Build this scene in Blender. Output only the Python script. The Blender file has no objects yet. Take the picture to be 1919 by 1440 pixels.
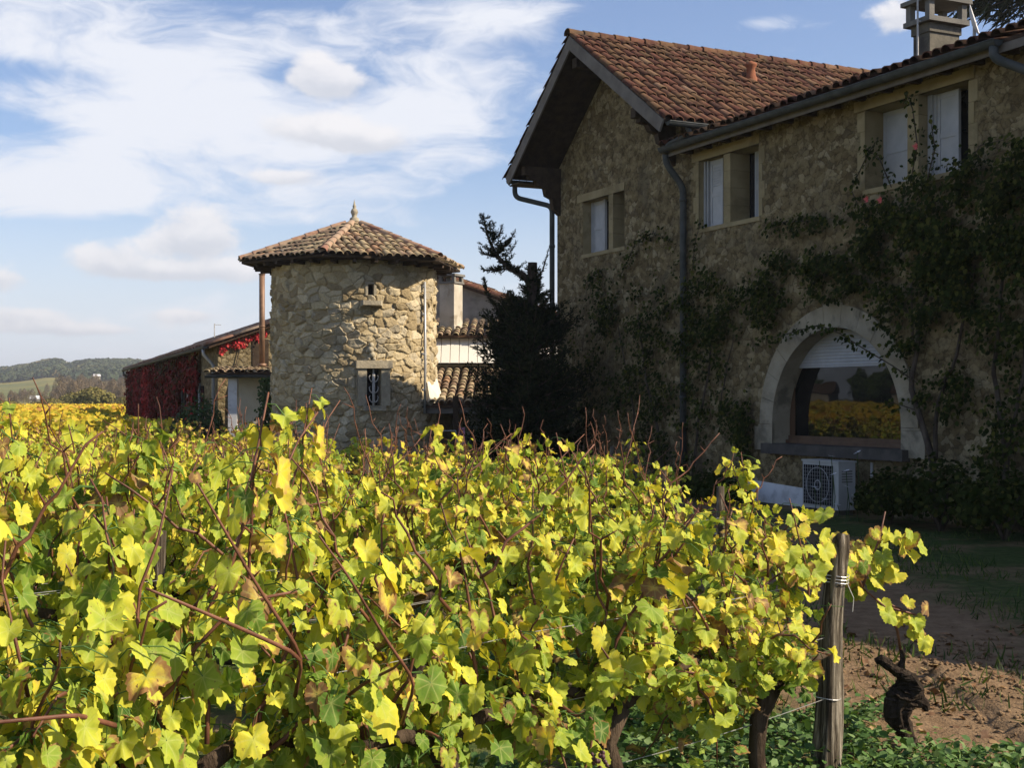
import bpy, bmesh, math, random
import numpy as np
from mathutils import Vector, Matrix

# ------------------------------------------------------------------ camera, sky, sun, exposure
SC = bpy.context.scene
COL = SC.collection
rng = np.random.default_rng(7)
random.seed(7)
R = math.radians

cam_d = bpy.data.cameras.new('camera'); cam = bpy.data.objects.new('camera', cam_d); COL.objects.link(cam)
cam.location = (0, 0, 1.77); cam.rotation_euler = (R(90), 0, 0)
cam_d.sensor_width = 36; cam_d.lens = 45.96; cam_d.shift_y = 28 / 1919; cam_d.clip_end = 6000; cam_d.clip_start = .05
SC.camera = cam

SUN_EL, SUN_AZ = 37.0, 102.0          # azimuth clockwise from +Y (north)
SUN_DIR = Vector((math.sin(R(SUN_AZ)) * math.cos(R(SUN_EL)), math.cos(R(SUN_AZ)) * math.cos(R(SUN_EL)), math.sin(R(SUN_EL))))
sl = bpy.data.lights.new('sun', 'SUN'); sl.energy = 5.0; sl.angle = R(.5); sl.color = (1, .86, .66)
so = bpy.data.objects.new('sun', sl); COL.objects.link(so)
so.rotation_euler = (-SUN_DIR).to_track_quat('-Z', 'Y').to_euler()

SC.view_settings.view_transform = 'Standard'; SC.view_settings.look = 'None'
SC.view_settings.gamma = 1; SC.view_settings.exposure = .72; SC.view_settings.use_curve_mapping = False
SC.render.engine = 'CYCLES'
SC.cycles.max_bounces = 6; SC.cycles.diffuse_bounces = 3; SC.cycles.transparent_max_bounces = 6


class N:
    """small wrapper for building node trees"""
    def __init__(s, tree): s.t = tree
    def n(s, typ, inp=None, **props):
        nd = s.t.nodes.new(typ)
        for k, v in props.items(): setattr(nd, k, v)
        for k, v in (inp or {}).items(): s.set(nd.inputs[k], v)
        return nd
    def set(s, sock, v):
        if hasattr(v, 'is_output'): s.t.links.new(v, sock)
        elif isinstance(v, bpy.types.Node): s.t.links.new(v.outputs[0], sock)
        else:
            if isinstance(v, tuple) and len(v) == 3 and sock.type == 'RGBA': v = v + (1,)
            sock.default_value = v
    def m(s, op, a, b=0.0, c=0.0, clamp=False):
        nd = s.t.nodes.new('ShaderNodeMath'); nd.operation = op; nd.use_clamp = clamp
        s.set(nd.inputs[0], a); s.set(nd.inputs[1], b); s.set(nd.inputs[2], c)
        return nd.outputs[0]
    def mix(s, f, a, b, mode='MIX'):
        nd = s.t.nodes.new('ShaderNodeMix'); nd.data_type = 'RGBA'; nd.blend_type = mode
        s.set(nd.inputs[0], f); s.set(nd.inputs[6], a); s.set(nd.inputs[7], b)
        return nd.outputs[2]
    def step(s, x, lo, hi, a=0.0, b=1.0):
        nd = s.t.nodes.new('ShaderNodeMapRange'); nd.interpolation_type = 'SMOOTHSTEP'
        s.set(nd.inputs[0], x); s.set(nd.inputs[1], lo); s.set(nd.inputs[2], hi); s.set(nd.inputs[3], a); s.set(nd.inputs[4], b)
        return nd.outputs[0]
    def noise(s, vec, scale, detail=4.0, rough=.55, dist=0.0, col=False):
        nd = s.n('ShaderNodeTexNoise', {'Scale': scale, 'Detail': detail, 'Roughness': rough, 'Distortion': dist})
        if vec is not None: s.set(nd.inputs['Vector'], vec)
        return nd.outputs['Color' if col else 'Fac']
    def ramp(s, f, stops):
        nd = s.t.nodes.new('ShaderNodeValToRGB'); e = nd.color_ramp.elements
        while len(e) < len(stops): e.new(.5)
        for el, (p, c) in zip(e, stops): el.position = p; el.color = tuple(c) + (1,)
        s.set(nd.inputs[0], f)
        return nd.outputs[0]
    def scalevec(s, vec, sc):
        return s.n('ShaderNodeVectorMath', {0: vec, 1: sc}, operation='MULTIPLY').outputs[0]


# world: physical sky with two layers of cloud
W = bpy.data.worlds.new('World'); SC.world = W; W.use_nodes = True
wn = N(W.node_tree); W.node_tree.nodes.clear()
sky = wn.n('ShaderNodeTexSky', sky_type='NISHITA', sun_disc=False, sun_elevation=R(SUN_EL), sun_rotation=R(SUN_AZ), altitude=100, air_density=1.0, dust_density=.6, ozone_density=2.0)
dirv = wn.n('ShaderNodeTexCoord').outputs['Generated']
sep = wn.n('ShaderNodeSeparateXYZ', {0: dirv})
az = wn.m('ARCTAN2', sep.outputs[0], sep.outputs[1])
el = wn.m('ARCSINE', sep.outputs[2])
ael = wn.n('ShaderNodeCombineXYZ', {0: az, 1: el}).outputs[0]


def gauss(a0, e0, ra, re, amp):
    dx = wn.m('MULTIPLY', wn.m('SUBTRACT', az, a0), 1 / ra); dy = wn.m('MULTIPLY', wn.m('SUBTRACT', el, e0), 1 / re)
    q = wn.m('ADD', wn.m('MULTIPLY', dx, dx), wn.m('MULTIPLY', dy, dy))
    return wn.m('MULTIPLY', wn.m('POWER', 2.718, wn.m('MULTIPLY', q, -1.0)), amp)


def addall(lst):
    a = lst[0]
    for b in lst[1:]: a = wn.m('ADD', a, b)
    return a


den = wn.m('ADD', wn.m('ABSOLUTE', sep.outputs[2]), .16)
plane = wn.n('ShaderNodeCombineXYZ', {0: wn.m('DIVIDE', sep.outputs[0], den), 1: wn.m('DIVIDE', sep.outputs[1], den)}).outputs[0]
warp = wn.noise(wn.scalevec(ael, (6., 14., 1.)), 1.0, 3.0, .55, 0, True)
wv = wn.n('ShaderNodeVectorMath', {0: wn.scalevec(ael, (7., 20., 1.)), 1: wn.scalevec(warp, (1.7, 1.3, 1.))}, operation='ADD').outputs[0]
cir = wn.noise(wv, 1.3, 10.0, .61, .0)
cov = addall([
    gauss(-.27, .205, .12, .040, .20), gauss(-.13, .262, .16, .026, .20), gauss(-.06, .205, .095, .030, .20),
    gauss(-.30, .155, .13, .016, .20), gauss(-.20, .190, .13, .030, .17), gauss(-.385, .145, .10, .018, .22), gauss(-.02, .285, .05, .016, .17), gauss(-.02, .212, .035, .014, .12),
    gauss(-.40, .255, .09, .022, .12), gauss(-.20, .135, .20, .008, .16), gauss(-.09, .235, .05, .02, .06), gauss(-.25, .255, .05, .010, .10),
    gauss(.03, .205, .04, .05, -.12), gauss(-.005, .135, .06, .036, -.30), gauss(-.30, .116, .17, .017, -.30), gauss(-.23, .085, .25, .022, -.14), gauss(-.15, .238, .05, .007, -.26),
    gauss(-.37, .232, .05, .009, -.22), gauss(-.20, .300, .05, .009, -.28), gauss(.20, .28, .20, .08, -.16), gauss(-.155, .205, .030, .008, -.16), gauss(-.38, .190, .06, .006, -.16),
    gauss(.195, .276, .035, .008, .30), gauss(.27, .279, .014, .010, .24), gauss(-.26, .03, .5, .03, .08), gauss(.02, .285, .07, .014, .14), gauss(-.34, .245, .10, .012, .12), gauss(-.02, .235, .09, .012, .10), gauss(-.36, .275, .07, .016, .14)])
cden = wn.step(wn.m('ADD', cir, cov), .47, .80, 0.0, .95)
# low cumulus, lit on top and grey beneath
puffs = [(-.236, .132, .030, .015), (-.238, .115, .029, .009), (-.300, .103, .032, .014), (-.262, .094, .03, .006), (-.385, .086, .035, .010), (-.21, .095, .035, .008), (-.245, .062, .032, .006),
         (-.365, .060, .045, .006), (-.150, .203, .050, .012), (-.110, .194, .034, .009), (-.150, .246, .022, .014), (-.17, .166, .035, .007), (.285, .275, .02, .012), (-.13, .235, .03, .01), (-.40, .29, .05, .02), (-.33, .05, .06, .005)]
pn = wn.noise(wn.scalevec(ael, (42., 62., 1.)), 1.0, 6.0, .58, .3)
pf = addall([gauss(a, e, ra * 1.1, re * 1.2, .95) for a, e, ra, re in puffs])
pden = wn.step(wn.m('ADD', pf, wn.m('MULTIPLY', wn.m('SUBTRACT', pn, .5), 1.1)), .36, .86, 0.0, .92)
ph = addall([wn.m('MULTIPLY', gauss(a, e, ra, re * 1.3, 1.0), wn.m('MULTIPLY', wn.m('SUBTRACT', el, e), 1 / re)) for a, e, ra, re in puffs])
plit = wn.step(wn.m('ADD', ph, wn.m('MULTIPLY', wn.m('SUBTRACT', pn, .5), 1.6)), -.75, .55)
SKY_S = .086
skyc = wn.mix(1.0, sky.outputs[0], (SKY_S * 1.02, SKY_S * 1.01, SKY_S * 1.12), 'MULTIPLY')
hz = wn.step(el, .0, .19, .92, 0.0)
c0 = wn.mix(hz, skyc, (.485, .525, .595))
c1 = wn.mix(cden, c0, (.55, .565, .61))
pcol = wn.mix(plit, (.425, .44, .485), (.585, .575, .59))
c2 = wn.mix(pden, c1, pcol)
bg = wn.n('ShaderNodeBackground', {'Color': c2, 'Strength': 1.0})
wo = wn.n('ShaderNodeOutputWorld'); W.node_tree.links.new(bg.outputs[0], wo.inputs[0])

# ------------------------------------------------------------------ object helpers


def new_mat(name):
    m = bpy.data.materials.new(name); m.use_nodes = True; m.node_tree.nodes.clear()
    return m, N(m.node_tree)


def finish(m, nn, shader):
    o = nn.n('ShaderNodeOutputMaterial'); m.node_tree.links.new(shader, o.inputs[0]); return m


def princ(nn, col, rough=.8, bump=None, bdist=.02, bstr=1.0, spec=.3, metal=0.0):
    p = nn.n('ShaderNodeBsdfPrincipled', {'Base Color': col, 'Roughness': rough, 'Metallic': metal, 'Specular IOR Level': spec})
    if bump is not None:
        b = nn.n('ShaderNodeBump', {'Height': bump, 'Distance': bdist, 'Strength': bstr})
        nn.t.links.new(b.outputs[0], p.inputs['Normal'])
    return p.outputs[0]


def tag(o, label=None, cat=None, group=None, kind=None):
    if label: o['label'] = label
    if cat: o['category'] = cat
    if group: o['group'] = group
    if kind: o['kind'] = kind
    return o


def empty(name, loc=(0, 0, 0), rz=0, label=None, cat=None, group=None):
    o = bpy.data.objects.new(name, None); COL.objects.link(o); o.location = loc; o.rotation_euler = (0, 0, rz)
    o.empty_display_size = .2
    return tag(o, label, cat, group)


class MB:
    def __init__(s): s.v = []; s.f = []; s.c = []; s.nv = 0
    def add(s, verts, faces, col=(0.5, 0.5, 0.5)):
        verts = np.asarray(verts, float).reshape(-1, 3); k = s.nv
        s.v.append(verts); s.f.extend([tuple(i + k for i in f) for f in faces])
        c = np.asarray(col, float)
        if c.ndim == 1: c = np.repeat(c[None], len(verts), 0)
        s.c.append(c); s.nv += len(verts)
    def box(s, lo, hi, col=(.5, .5, .5), M=None):
        x0, y0, z0 = lo; x1, y1, z1 = hi
        v = np.array([(x0, y0, z0), (x1, y0, z0), (x1, y1, z0), (x0, y1, z0), (x0, y0, z1), (x1, y0, z1), (x1, y1, z1), (x0, y1, z1)], float)
        if M is not None: v = v @ np.array(M.to_3x3()).T + np.array(M.translation)
        s.add(v, [(0, 3, 2, 1), (4, 5, 6, 7), (0, 1, 5, 4), (1, 2, 6, 5), (2, 3, 7, 6), (3, 0, 4, 7)], col)
    def quad(s, a, b, c, d, col=(.5, .5, .5)): s.add([a, b, c, d], [(0, 1, 2, 3)], col)
    def tube(s, pts, rad, seg=8, col=(.5, .5, .5), caps=True):
        P = np.asarray(pts, float); n = len(P)
        rad = np.full(n, rad) if np.isscalar(rad) else np.asarray(rad, float)
        T = np.gradient(P, axis=0); T /= np.linalg.norm(T, axis=1)[:, None] + 1e-9
        ref = np.array((0, 0, 1.0)) if abs(T[0][2]) < .9 else np.array((1.0, 0, 0))
        rings = []
        A = np.cross(T[0], ref); A /= np.linalg.norm(A)
        for i in range(n):
            A = A - T[i] * A.dot(T[i]); A /= np.linalg.norm(A) + 1e-9
            B = np.cross(T[i], A)
            a = np.arange(seg) * 2 * math.pi / seg
            rings.append(P[i] + rad[i] * (np.cos(a)[:, None] * A + np.sin(a)[:, None] * B))
        f = [(i * seg + j, i * seg + (j + 1) % seg, (i + 1) * seg + (j + 1) % seg, (i + 1) * seg + j) for i in range(n - 1) for j in range(seg)]
        if caps: f += [tuple(range(seg))[::-1], tuple((n - 1) * seg + j for j in range(seg))]
        s.add(np.concatenate(rings), f, col)
    def lathe(s, prof, c=(0, 0, 0), seg=16, col=(.5, .5, .5)):
        a = np.arange(seg) * 2 * math.pi / seg
        v = np.concatenate([np.stack([c[0] + r * np.cos(a), c[1] + r * np.sin(a), np.full(seg, c[2] + z)], 1) for r, z in prof])
        f = [(i * seg + j, i * seg + (j + 1) % seg, (i + 1) * seg + (j + 1) % seg, (i + 1) * seg + j) for i in range(len(prof) - 1) for j in range(seg)]
        s.add(v, f, col)
    def build(s, name, mat, parent=None, smooth=False, loc=None):
        me = bpy.data.meshes.new(name)
        V = np.concatenate(s.v) if s.v else np.zeros((0, 3)); C = np.concatenate(s.c) if s.c else np.zeros((0, 3))
        return mesh_obj(name, me, V, s.f, C, mat, parent, smooth, loc)


def mesh_obj(name, me, V, F, C, mat, parent=None, smooth=False, loc=None):
    if isinstance(F, np.ndarray):
        nf, k = F.shape
        me.vertices.add(len(V)); me.vertices.foreach_set('co', np.ascontiguousarray(V, np.float32).ravel())
        me.loops.add(nf * k); me.loops.foreach_set('vertex_index', np.ascontiguousarray(F, np.int32).ravel())
        me.polygons.add(nf); me.polygons.foreach_set('loop_start', np.arange(nf, dtype=np.int32) * k)
        me.polygons.foreach_set('loop_total', np.full(nf, k, np.int32))
        me.update(calc_edges=True); me.validate()
    else:
        me.from_pydata([tuple(v) for v in V], [], F); me.update()
    if C is not None and len(C) == len(me.vertices):
        at = me.color_attributes.new('Col', 'FLOAT_COLOR', 'POINT')
        at.data.foreach_set('color', (C if C.shape[1] == 4 else np.concatenate([C, np.zeros((len(C), 1))], 1)).astype(np.float32).ravel())
    if smooth: me.polygons.foreach_set('use_smooth', np.ones(len(me.polygons), bool))
    me.materials.append(mat)
    o = bpy.data.objects.new(name, me); COL.objects.link(o)
    if parent is not None: o.parent = parent
    if loc is not None: o.location = loc
    return o


def children(o): return CH.get(o.name, [])


def copy_tree(o, loc=None, rz=None, scale=None):
    c = o.copy(); COL.objects.link(c)
    if loc is not None: c.location = loc
    if rz is not None: c.rotation_euler = (0, 0, rz)
    if scale is not None: c.scale = scale
    for ch in o.children:
        d = ch.copy(); COL.objects.link(d); d.parent = c
        for g in ch.children:
            e = g.copy(); COL.objects.link(e); e.parent = d
    return c


def vnoise(x, y, seed=0):
    """value noise, numpy"""
    xi = np.floor(x).astype(np.int64); yi = np.floor(y).astype(np.int64); fx = x - xi; fy = y - yi
    fx = fx * fx * (3 - 2 * fx); fy = fy * fy * (3 - 2 * fy)
    def h(a, b):
        q = (a * 374761393 + b * 668265263 + seed * 974634777) & 0x7fffffff
        q = ((q ^ (q >> 13)) * 1274126177) & 0x7fffffff
        return ((q ^ (q >> 16)) & 0xffff) / 65535.0
    return (h(xi, yi) * (1 - fx) + h(xi + 1, yi) * fx) * (1 - fy) + (h(xi, yi + 1) * (1 - fx) + h(xi + 1, yi + 1) * fx) * fy


def fbm(x, y, seed=0, oct=4):
    r = 0; a = .5
    for i in range(oct): r = r + a * vnoise(x * 2 ** i, y * 2 ** i, seed + i * 17); a *= .5
    return r


def rubble(U, V, cu, cv, seed, period=None):
    """irregular stone courses: (edge distance, stone random 1, stone random 2)"""
    U = U + .12 * (fbm(U * 3.5, V * 3.5, seed + 5) - .5) * 2; V = V + .10 * (fbm(U * 3.5, V * 3.5, seed + 9) - .5) * 2
    row = np.floor(V / cv).astype(np.int64)
    best = np.full(U.shape, 9.); sec = np.full(U.shape, 9.); ida = np.zeros(U.shape); idb = np.zeros(U.shape)
    tx = np.zeros(U.shape); ty = np.zeros(U.shape)
    def h(a, b, k):
        q = (a * 73856093 ^ b * 19349663 ^ (k + seed) * 83492791) & 0x7fffffff
        q = ((q ^ (q >> 15)) * 2246822519) & 0x7fffffff
        return ((q ^ (q >> 13)) & 0xffff) / 65535.0
    for dr in (-1, 0, 1):
        rr = row + dr; off = h(rr, rr * 0, 3)
        c = np.floor(U / cu - off).astype(np.int64)
        for dc in (-1, 0, 1):
            cc = c + dc; key = cc if period is None else np.mod(cc, period)
            sx = (cc + .5 + off + .75 * (h(key, rr, 0) - .5)) * cu; sy = (rr + .5 + .75 * (h(key, rr, 1) - .5)) * cv
            dx = (U - sx) / cu; dy = (V - sy) / cv * .9
            d = np.abs(dx) ** 1.6 + np.abs(dy) ** 1.6
            better = d < best
            sec = np.where(better, best, np.minimum(sec, d))
            ida = np.where(better, h(key, rr, 11), ida); idb = np.where(better, h(key, rr, 12), idb)
            tx = np.where(better, dx, tx); ty = np.where(better, dy, ty)
            best = np.where(better, d, best)
    return sec - best, ida, idb, tx, ty


# ------------------------------------------------------------------ materials
def mat_noisy(name, c1, c2, scale, rough=.85, bscale=None, bdist=.01, spec=.25, coord='Object', c3=None, s3=1.0, stretch=(1, 1, 1), metal=0.0, bstr=1.0):
    m, n = new_mat(name)
    v = n.n('ShaderNodeTexCoord').outputs[coord]
    if stretch != (1, 1, 1): v = n.scalevec(v, stretch)
    f = n.step(n.noise(v, scale, 6.0, .6), .3, .7)
    c = n.mix(f, c1, c2)
    if c3 is not None: c = n.mix(n.step(n.noise(v, s3, 5.0, .6, .4), .48, .66), c, c3)
    b = n.noise(v, bscale, 5.0, .65) if bscale else None
    return finish(m, n, princ(n, c, rough, b, bdist, bstr, spec, metal))


def mat_facade():
    """rubble limestone with wide flush mortar, weathered"""
    m, n = new_mat('rubble_limestone')
    v = n.n('ShaderNodeTexCoord').outputs['Object']
    wv = n.n('ShaderNodeVectorMath', {0: v, 1: n.scalevec(n.noise(v, 3.2, 4., .65, 0, True), (.26, .26, .26))}, operation='ADD').outputs[0]
    vs = n.scalevec(wv, (6.3, 6.3, 9.2))
    vo = n.n('ShaderNodeTexVoronoi', {'Vector': vs, 'Scale': 1.0, 'Randomness': 1.0})
    ed = n.n('ShaderNodeTexVoronoi', {'Vector': vs, 'Scale': 1.0, 'Randomness': 1.0}, feature='DISTANCE_TO_EDGE')
    sc = n.n('ShaderNodeSeparateColor', {0: vo.outputs['Color']})
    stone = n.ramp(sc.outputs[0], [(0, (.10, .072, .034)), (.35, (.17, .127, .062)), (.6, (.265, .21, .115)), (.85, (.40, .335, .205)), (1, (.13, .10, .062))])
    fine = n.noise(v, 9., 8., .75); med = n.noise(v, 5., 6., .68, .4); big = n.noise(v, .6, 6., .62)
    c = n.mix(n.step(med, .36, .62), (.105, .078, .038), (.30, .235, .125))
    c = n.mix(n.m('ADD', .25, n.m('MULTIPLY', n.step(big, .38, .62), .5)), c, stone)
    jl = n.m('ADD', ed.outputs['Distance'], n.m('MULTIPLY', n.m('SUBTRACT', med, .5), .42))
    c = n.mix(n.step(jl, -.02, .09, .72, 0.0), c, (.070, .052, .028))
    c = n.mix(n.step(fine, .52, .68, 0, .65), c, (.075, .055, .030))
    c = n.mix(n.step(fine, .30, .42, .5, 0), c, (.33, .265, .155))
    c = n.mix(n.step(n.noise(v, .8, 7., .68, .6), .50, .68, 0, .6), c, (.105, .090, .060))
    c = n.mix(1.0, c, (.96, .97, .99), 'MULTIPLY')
    h = n.m('ADD', n.m('ADD', n.m('MULTIPLY', n.step(ed.outputs['Distance'], .0, .2), n.m('MULTIPLY', sc.outputs[1], .6)), n.m('MULTIPLY', fine, .9)), med)
    return finish(m, n, princ(n, c, .95, h, .028, 1.0, .1))


def mat_rubble_attr():
    m, n = new_mat('tower_stone')
    a = n.n('ShaderNodeVertexColor', layer_name='Col'); s = n.n('ShaderNodeSeparateColor', {0: a.outputs[0]})
    v = n.n('ShaderNodeTexCoord').outputs['Object']
    stone = n.ramp(s.outputs[0], [(0, (.27, .21, .12)), (.3, (.42, .34, .205)), (.6, (.54, .45, .285)), (.85, (.63, .545, .38)), (1, (.31, .27, .20))])
    fine = n.noise(v, 22., 6., .68)
    stone = n.mix(n.step(fine, .3, .7, 0, .45), stone, (.21, .165, .10))
    c = n.mix(n.m('MULTIPLY', s.outputs[1], .8), stone, (.40, .31, .175))
    c = n.mix(n.step(n.noise(v, 1.3, 6., .65, .5), .5, .72, 0, .7), c, (.23, .20, .15))
    c = n.mix(n.step(n.noise(v, 7., 4., .6), .62, .72, 0, .6), c, (.50, .47, .40))
    return finish(m, n, princ(n, c, .95, fine, .025, 1.0, .1))


def mat_tile(name, stops, lichen, lich_amt, moss=(.10, .09, .05)):
    m, n = new_mat(name)
    a = n.n('ShaderNodeVertexColor', layer_name='Col'); s = n.n('ShaderNodeSeparateColor', {0: a.outputs[0]})
    v = n.n('ShaderNodeTexCoord').outputs['Object']
    c = n.ramp(s.outputs[0], stops)
    f = n.noise(v, 9., 6., .65)
    c = n.mix(n.step(f, .35, .7, 0, .5), c, (.10, .055, .035))
    c = n.mix(n.step(n.m('ADD', n.noise(v, 3.2, 6., .7), n.m('MULTIPLY', s.outputs[1], .3)), .56, .74, 0, lich_amt), c, lichen)
    c = n.mix(n.step(n.noise(v, 1.7, 5., .7), .56, .68, 0, .7), c, moss)
    return finish(m, n, princ(n, c, .92, n.noise(v, 40., 4., .6), .008, 1.0, .15))


def mat_leaf(name, stops, brown=(.30, .15, .06), transl=.34, edge=True, rough=.6, spec=.15):
    m, n = new_mat(name)
    a = n.n('ShaderNodeVertexColor', layer_name='Col'); s = n.n('ShaderNodeSeparateColor', {0: a.outputs[0]})
    v = n.n('ShaderNodeTexCoord').outputs['Object']
    nz = n.noise(v, 38., 4., .6)
    hue = n.m('ADD', s.outputs[0], n.m('MULTIPLY', n.m('SUBTRACT', nz, .5), .30))
    if edge: hue = n.m('ADD', hue, n.m('MULTIPLY', n.m('SUBTRACT', s.outputs[1], .5), .16))
    c = n.ramp(hue, stops)
    if edge:
        lvl = n.m('ADD', n.m('ADD', s.outputs[1], n.m('MULTIPLY', n.m('SUBTRACT', n.noise(v, 24., 4., .65), .5), 1.3)), n.m('MULTIPLY', n.m('SUBTRACT', s.outputs[2], .72), 1.5))
        c = n.mix(n.step(lvl, .98, 1.20, 0, .9), c, brown)
        c = n.mix(n.m('MULTIPLY', n.step(n.noise(v, 75., 3., .6), .62, .68), n.step(s.outputs[2], .35, .8)), c, (.20, .11, .045))
        c = n.mix(n.m('MULTIPLY', n.m('POWER', a.outputs[1], 3.0), .45), c, (.58, .58, .20))
    p = princ(n, c, rough, nz, .004, .6, spec)
    t = n.n('ShaderNodeBsdfTranslucent', {'Color': n.mix(1.0, c, (1.15, 1.05, .55), 'MULTIPLY')})
    mx = n.n('ShaderNodeMixShader', {0: transl}); n.t.links.new(p, mx.inputs[1]); n.t.links.new(t.outputs[0], mx.inputs[2])
    return finish(m, n, mx.outputs[0])


VINE_STOPS = [(0, (.06, .13, .022)), (.22, (.145, .25, .034)), (.45, (.32, .41, .050)), (.66, (.53, .55, .058)), (.84, (.72, .62, .060)), (.93, (.54, .38, .10)), (1, (.26, .15, .07))]
M = {}
M['facade'] = mat_facade()
M['tower'] = mat_rubble_attr()
M['ashlar'] = mat_noisy('dressed_limestone', (.27, .22, .12), (.34, .28, .165), 3.0, .9, 30., .006, .15, c3=(.21, .17, .095), s3=1.6)
M['arch_stone'] = mat_noisy('pale_limestone', (.28, .245, .175), (.35, .31, .23), 3.0, .9, 14., .012, .15, c3=(.17, .15, .11), s3=2.2)
M['grey_stone'] = mat_noisy('weathered_stone', (.30, .26, .19), (.42, .37, .27), 6.0, .92, 22., .015, .12, c3=(.22, .20, .16), s3=3.)
M['dark_sill'] = mat_noisy('dark_sill_stone', (.05, .045, .04), (.09, .08, .07), 5., .8, 20., .01)
M['render_grey'] = mat_noisy('grey_cement_render', (.23, .205, .165), (.32, .29, .24), 2.2, .92, 30., .008, .15, c3=(.17, .15, .12), s3=1.2)
M['render_dark'] = mat_noisy('sooty_render', (.13, .125, .115), (.20, .19, .17), 2.2, .92, 30., .008, .15)
M['render_shaded'] = mat_noisy('shade_darkened_render', (.10, .095, .08), (.17, .155, .125), 3., .95, 25., .012, .1, c3=(.07, .065, .06), s3=2.5)  # wing chimney render, tree shade put into the darkened colour
M['chimney_pale'] = mat_noisy('pale_chimney_render', (.40, .36, .29), (.50, .46, .38), 2.5, .9, 25., .01, .15, c3=(.30, .26, .2), s3=2.)
M['white_paint'] = mat_noisy('white_shutter_paint', (.36, .37, .385), (.43, .44, .455), 4., .55, 60., .002, .4)
M['white_wall'] = mat_noisy('white_wall_paint', (.62, .62, .63), (.74, .74, .74), 2., .8, 20., .004, .2, c3=(.5, .5, .5), s3=3.)
M['cream_wall'] = mat_noisy('cream_render', (.55, .50, .40), (.66, .62, .52), 1.6, .85, 25., .006, .2)
M['cream_panel'] = mat_noisy('cream_sheet', (.76, .73, .65), (.83, .80, .73), .8, .6, None, .01, .3)
M['zinc'] = mat_noisy('zinc_gutter', (.05, .057, .057), (.085, .092, .092), 5., .7, None, .01, .25, metal=.1)
M['zinc_light'] = mat_noisy('galvanised_pipe', (.34, .35, .36), (.44, .45, .46), 6., .45, None, .01, .5, metal=.3)
M['fascia'] = mat_noisy('weathered_fascia', (.13, .115, .10), (.19, .17, .15), 3., .85, 30., .006, .2, stretch=(1, 1, 1))
M['dark_wood'] = mat_noisy('dark_timber', (.035, .024, .016), (.065, .045, .03), 6., .85, 30., .006, .2)
M['brown_wood'] = mat_noisy('brown_window_wood', (.085, .048, .028), (.13, .075, .042), 8., .6, 40., .003, .3, stretch=(1, 1, .15))
M['rust'] = mat_noisy('brown_flue_metal', (.15, .085, .05), (.22, .13, .08), 6., .55, None, .01, .4, metal=.2)
M['black'] = mat_noisy('dark_interior', (.006, .006, .007), (.012, .012, .012), 2., .9)
M['dark_glass'] = mat_noisy('dark_pane', (.012, .014, .018), (.02, .022, .026), 2., .08, None, .01, .5)
M['iron'] = mat_noisy('grey_ironwork', (.32, .31, .30), (.5, .49, .47), 12., .6, 40., .003, .4)
M['clay'] = mat_noisy('terracotta_pot', (.20, .07, .034), (.26, .10, .05), 9., .85, 30., .004)
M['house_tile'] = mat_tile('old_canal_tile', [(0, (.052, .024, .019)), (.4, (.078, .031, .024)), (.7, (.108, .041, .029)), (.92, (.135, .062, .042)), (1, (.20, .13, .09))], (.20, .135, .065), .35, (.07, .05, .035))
M['tower_tile'] = mat_tile('lichened_canal_tile', [(0, (.17, .12, .085)), (.4, (.26, .185, .13)), (.7, (.32, .235, .165)), (.92, (.37, .22, .13)), (1, (.42, .37, .29))], (.36, .30, .18), .7, (.20, .165, .10))
M['hip_tile'] = mat_tile('hip_canal_tile', [(0, (.27, .14, .10)), (.5, (.34, .185, .125)), (1, (.40, .26, .18))], (.34, .28, .20), .6, (.28, .2, .13))
M['under_tile'] = mat_noisy('under_tile', (.045, .028, .02), (.09, .055, .035), 9., .95, 20., .02)
M['vine_leaf'] = mat_leaf('vine_leaf', VINE_STOPS)
M['far_leaf'] = mat_leaf('far_vine_leaf', [(0, (.13, .17, .02)), (.3, (.34, .34, .03)), (.6, (.56, .43, .035)), (.85, (.62, .38, .035)), (1, (.40, .2, .05))], edge=False, transl=.3)
M['rose_leaf'] = mat_leaf('climber_leaf', [(0, (.014, .023, .006)), (.6, (.032, .047, .011)), (1, (.10, .10, .024))], edge=False, transl=.2, spec=.02, rough=.9)
M['red_leaf'] = mat_leaf('red_creeper_leaf', [(0, (.045, .055, .018)), (.3, (.12, .030, .018)), (.7, (.27, .024, .026)), (1, (.50, .05, .045))], edge=False, transl=.2, spec=.04)
M['bright_red'] = mat_leaf('bright_red_creeper_leaf', [(0, (.30, .02, .03)), (.5, (.5, .035, .045)), (1, (.62, .09, .08))], edge=False, transl=.25)
M['conifer'] = mat_leaf('conifer_spray', [(0, (.008, .013, .007)), (.6, (.016, .024, .010)), (1, (.034, .042, .016))], edge=False, transl=.08, spec=.03, rough=.9)
M['bush_leaf'] = mat_leaf('bush_leaf', [(0, (.025, .05, .016)), (.6, (.05, .09, .025)), (1, (.10, .14, .035))], edge=False, transl=.2, spec=.2)
M['weed_leaf'] = mat_leaf('weed_leaf', [(0, (.045, .10, .022)), (.6, (.10, .19, .05)), (1, (.20, .29, .11))], edge=False, transl=.25, spec=.2)
M['grass'] = mat_leaf('grass_blade', [(0, (.025, .055, .012)), (.6, (.055, .10, .02)), (1, (.13, .16, .04))], edge=False, transl=.25, spec=.15)
M['dry_leaf'] = mat_leaf('dry_leaf', [(0, (.10, .055, .03)), (.6, (.22, .12, .06)), (1, (.34, .24, .12))], edge=False, transl=.1)
M['hill_leaf'] = mat_leaf('hill_wood', [(0, (.030, .045, .026)), (.4, (.058, .075, .034)), (.75, (.10, .105, .045)), (1, (.17, .125, .06))], edge=False, transl=.05, spec=.05)
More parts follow.
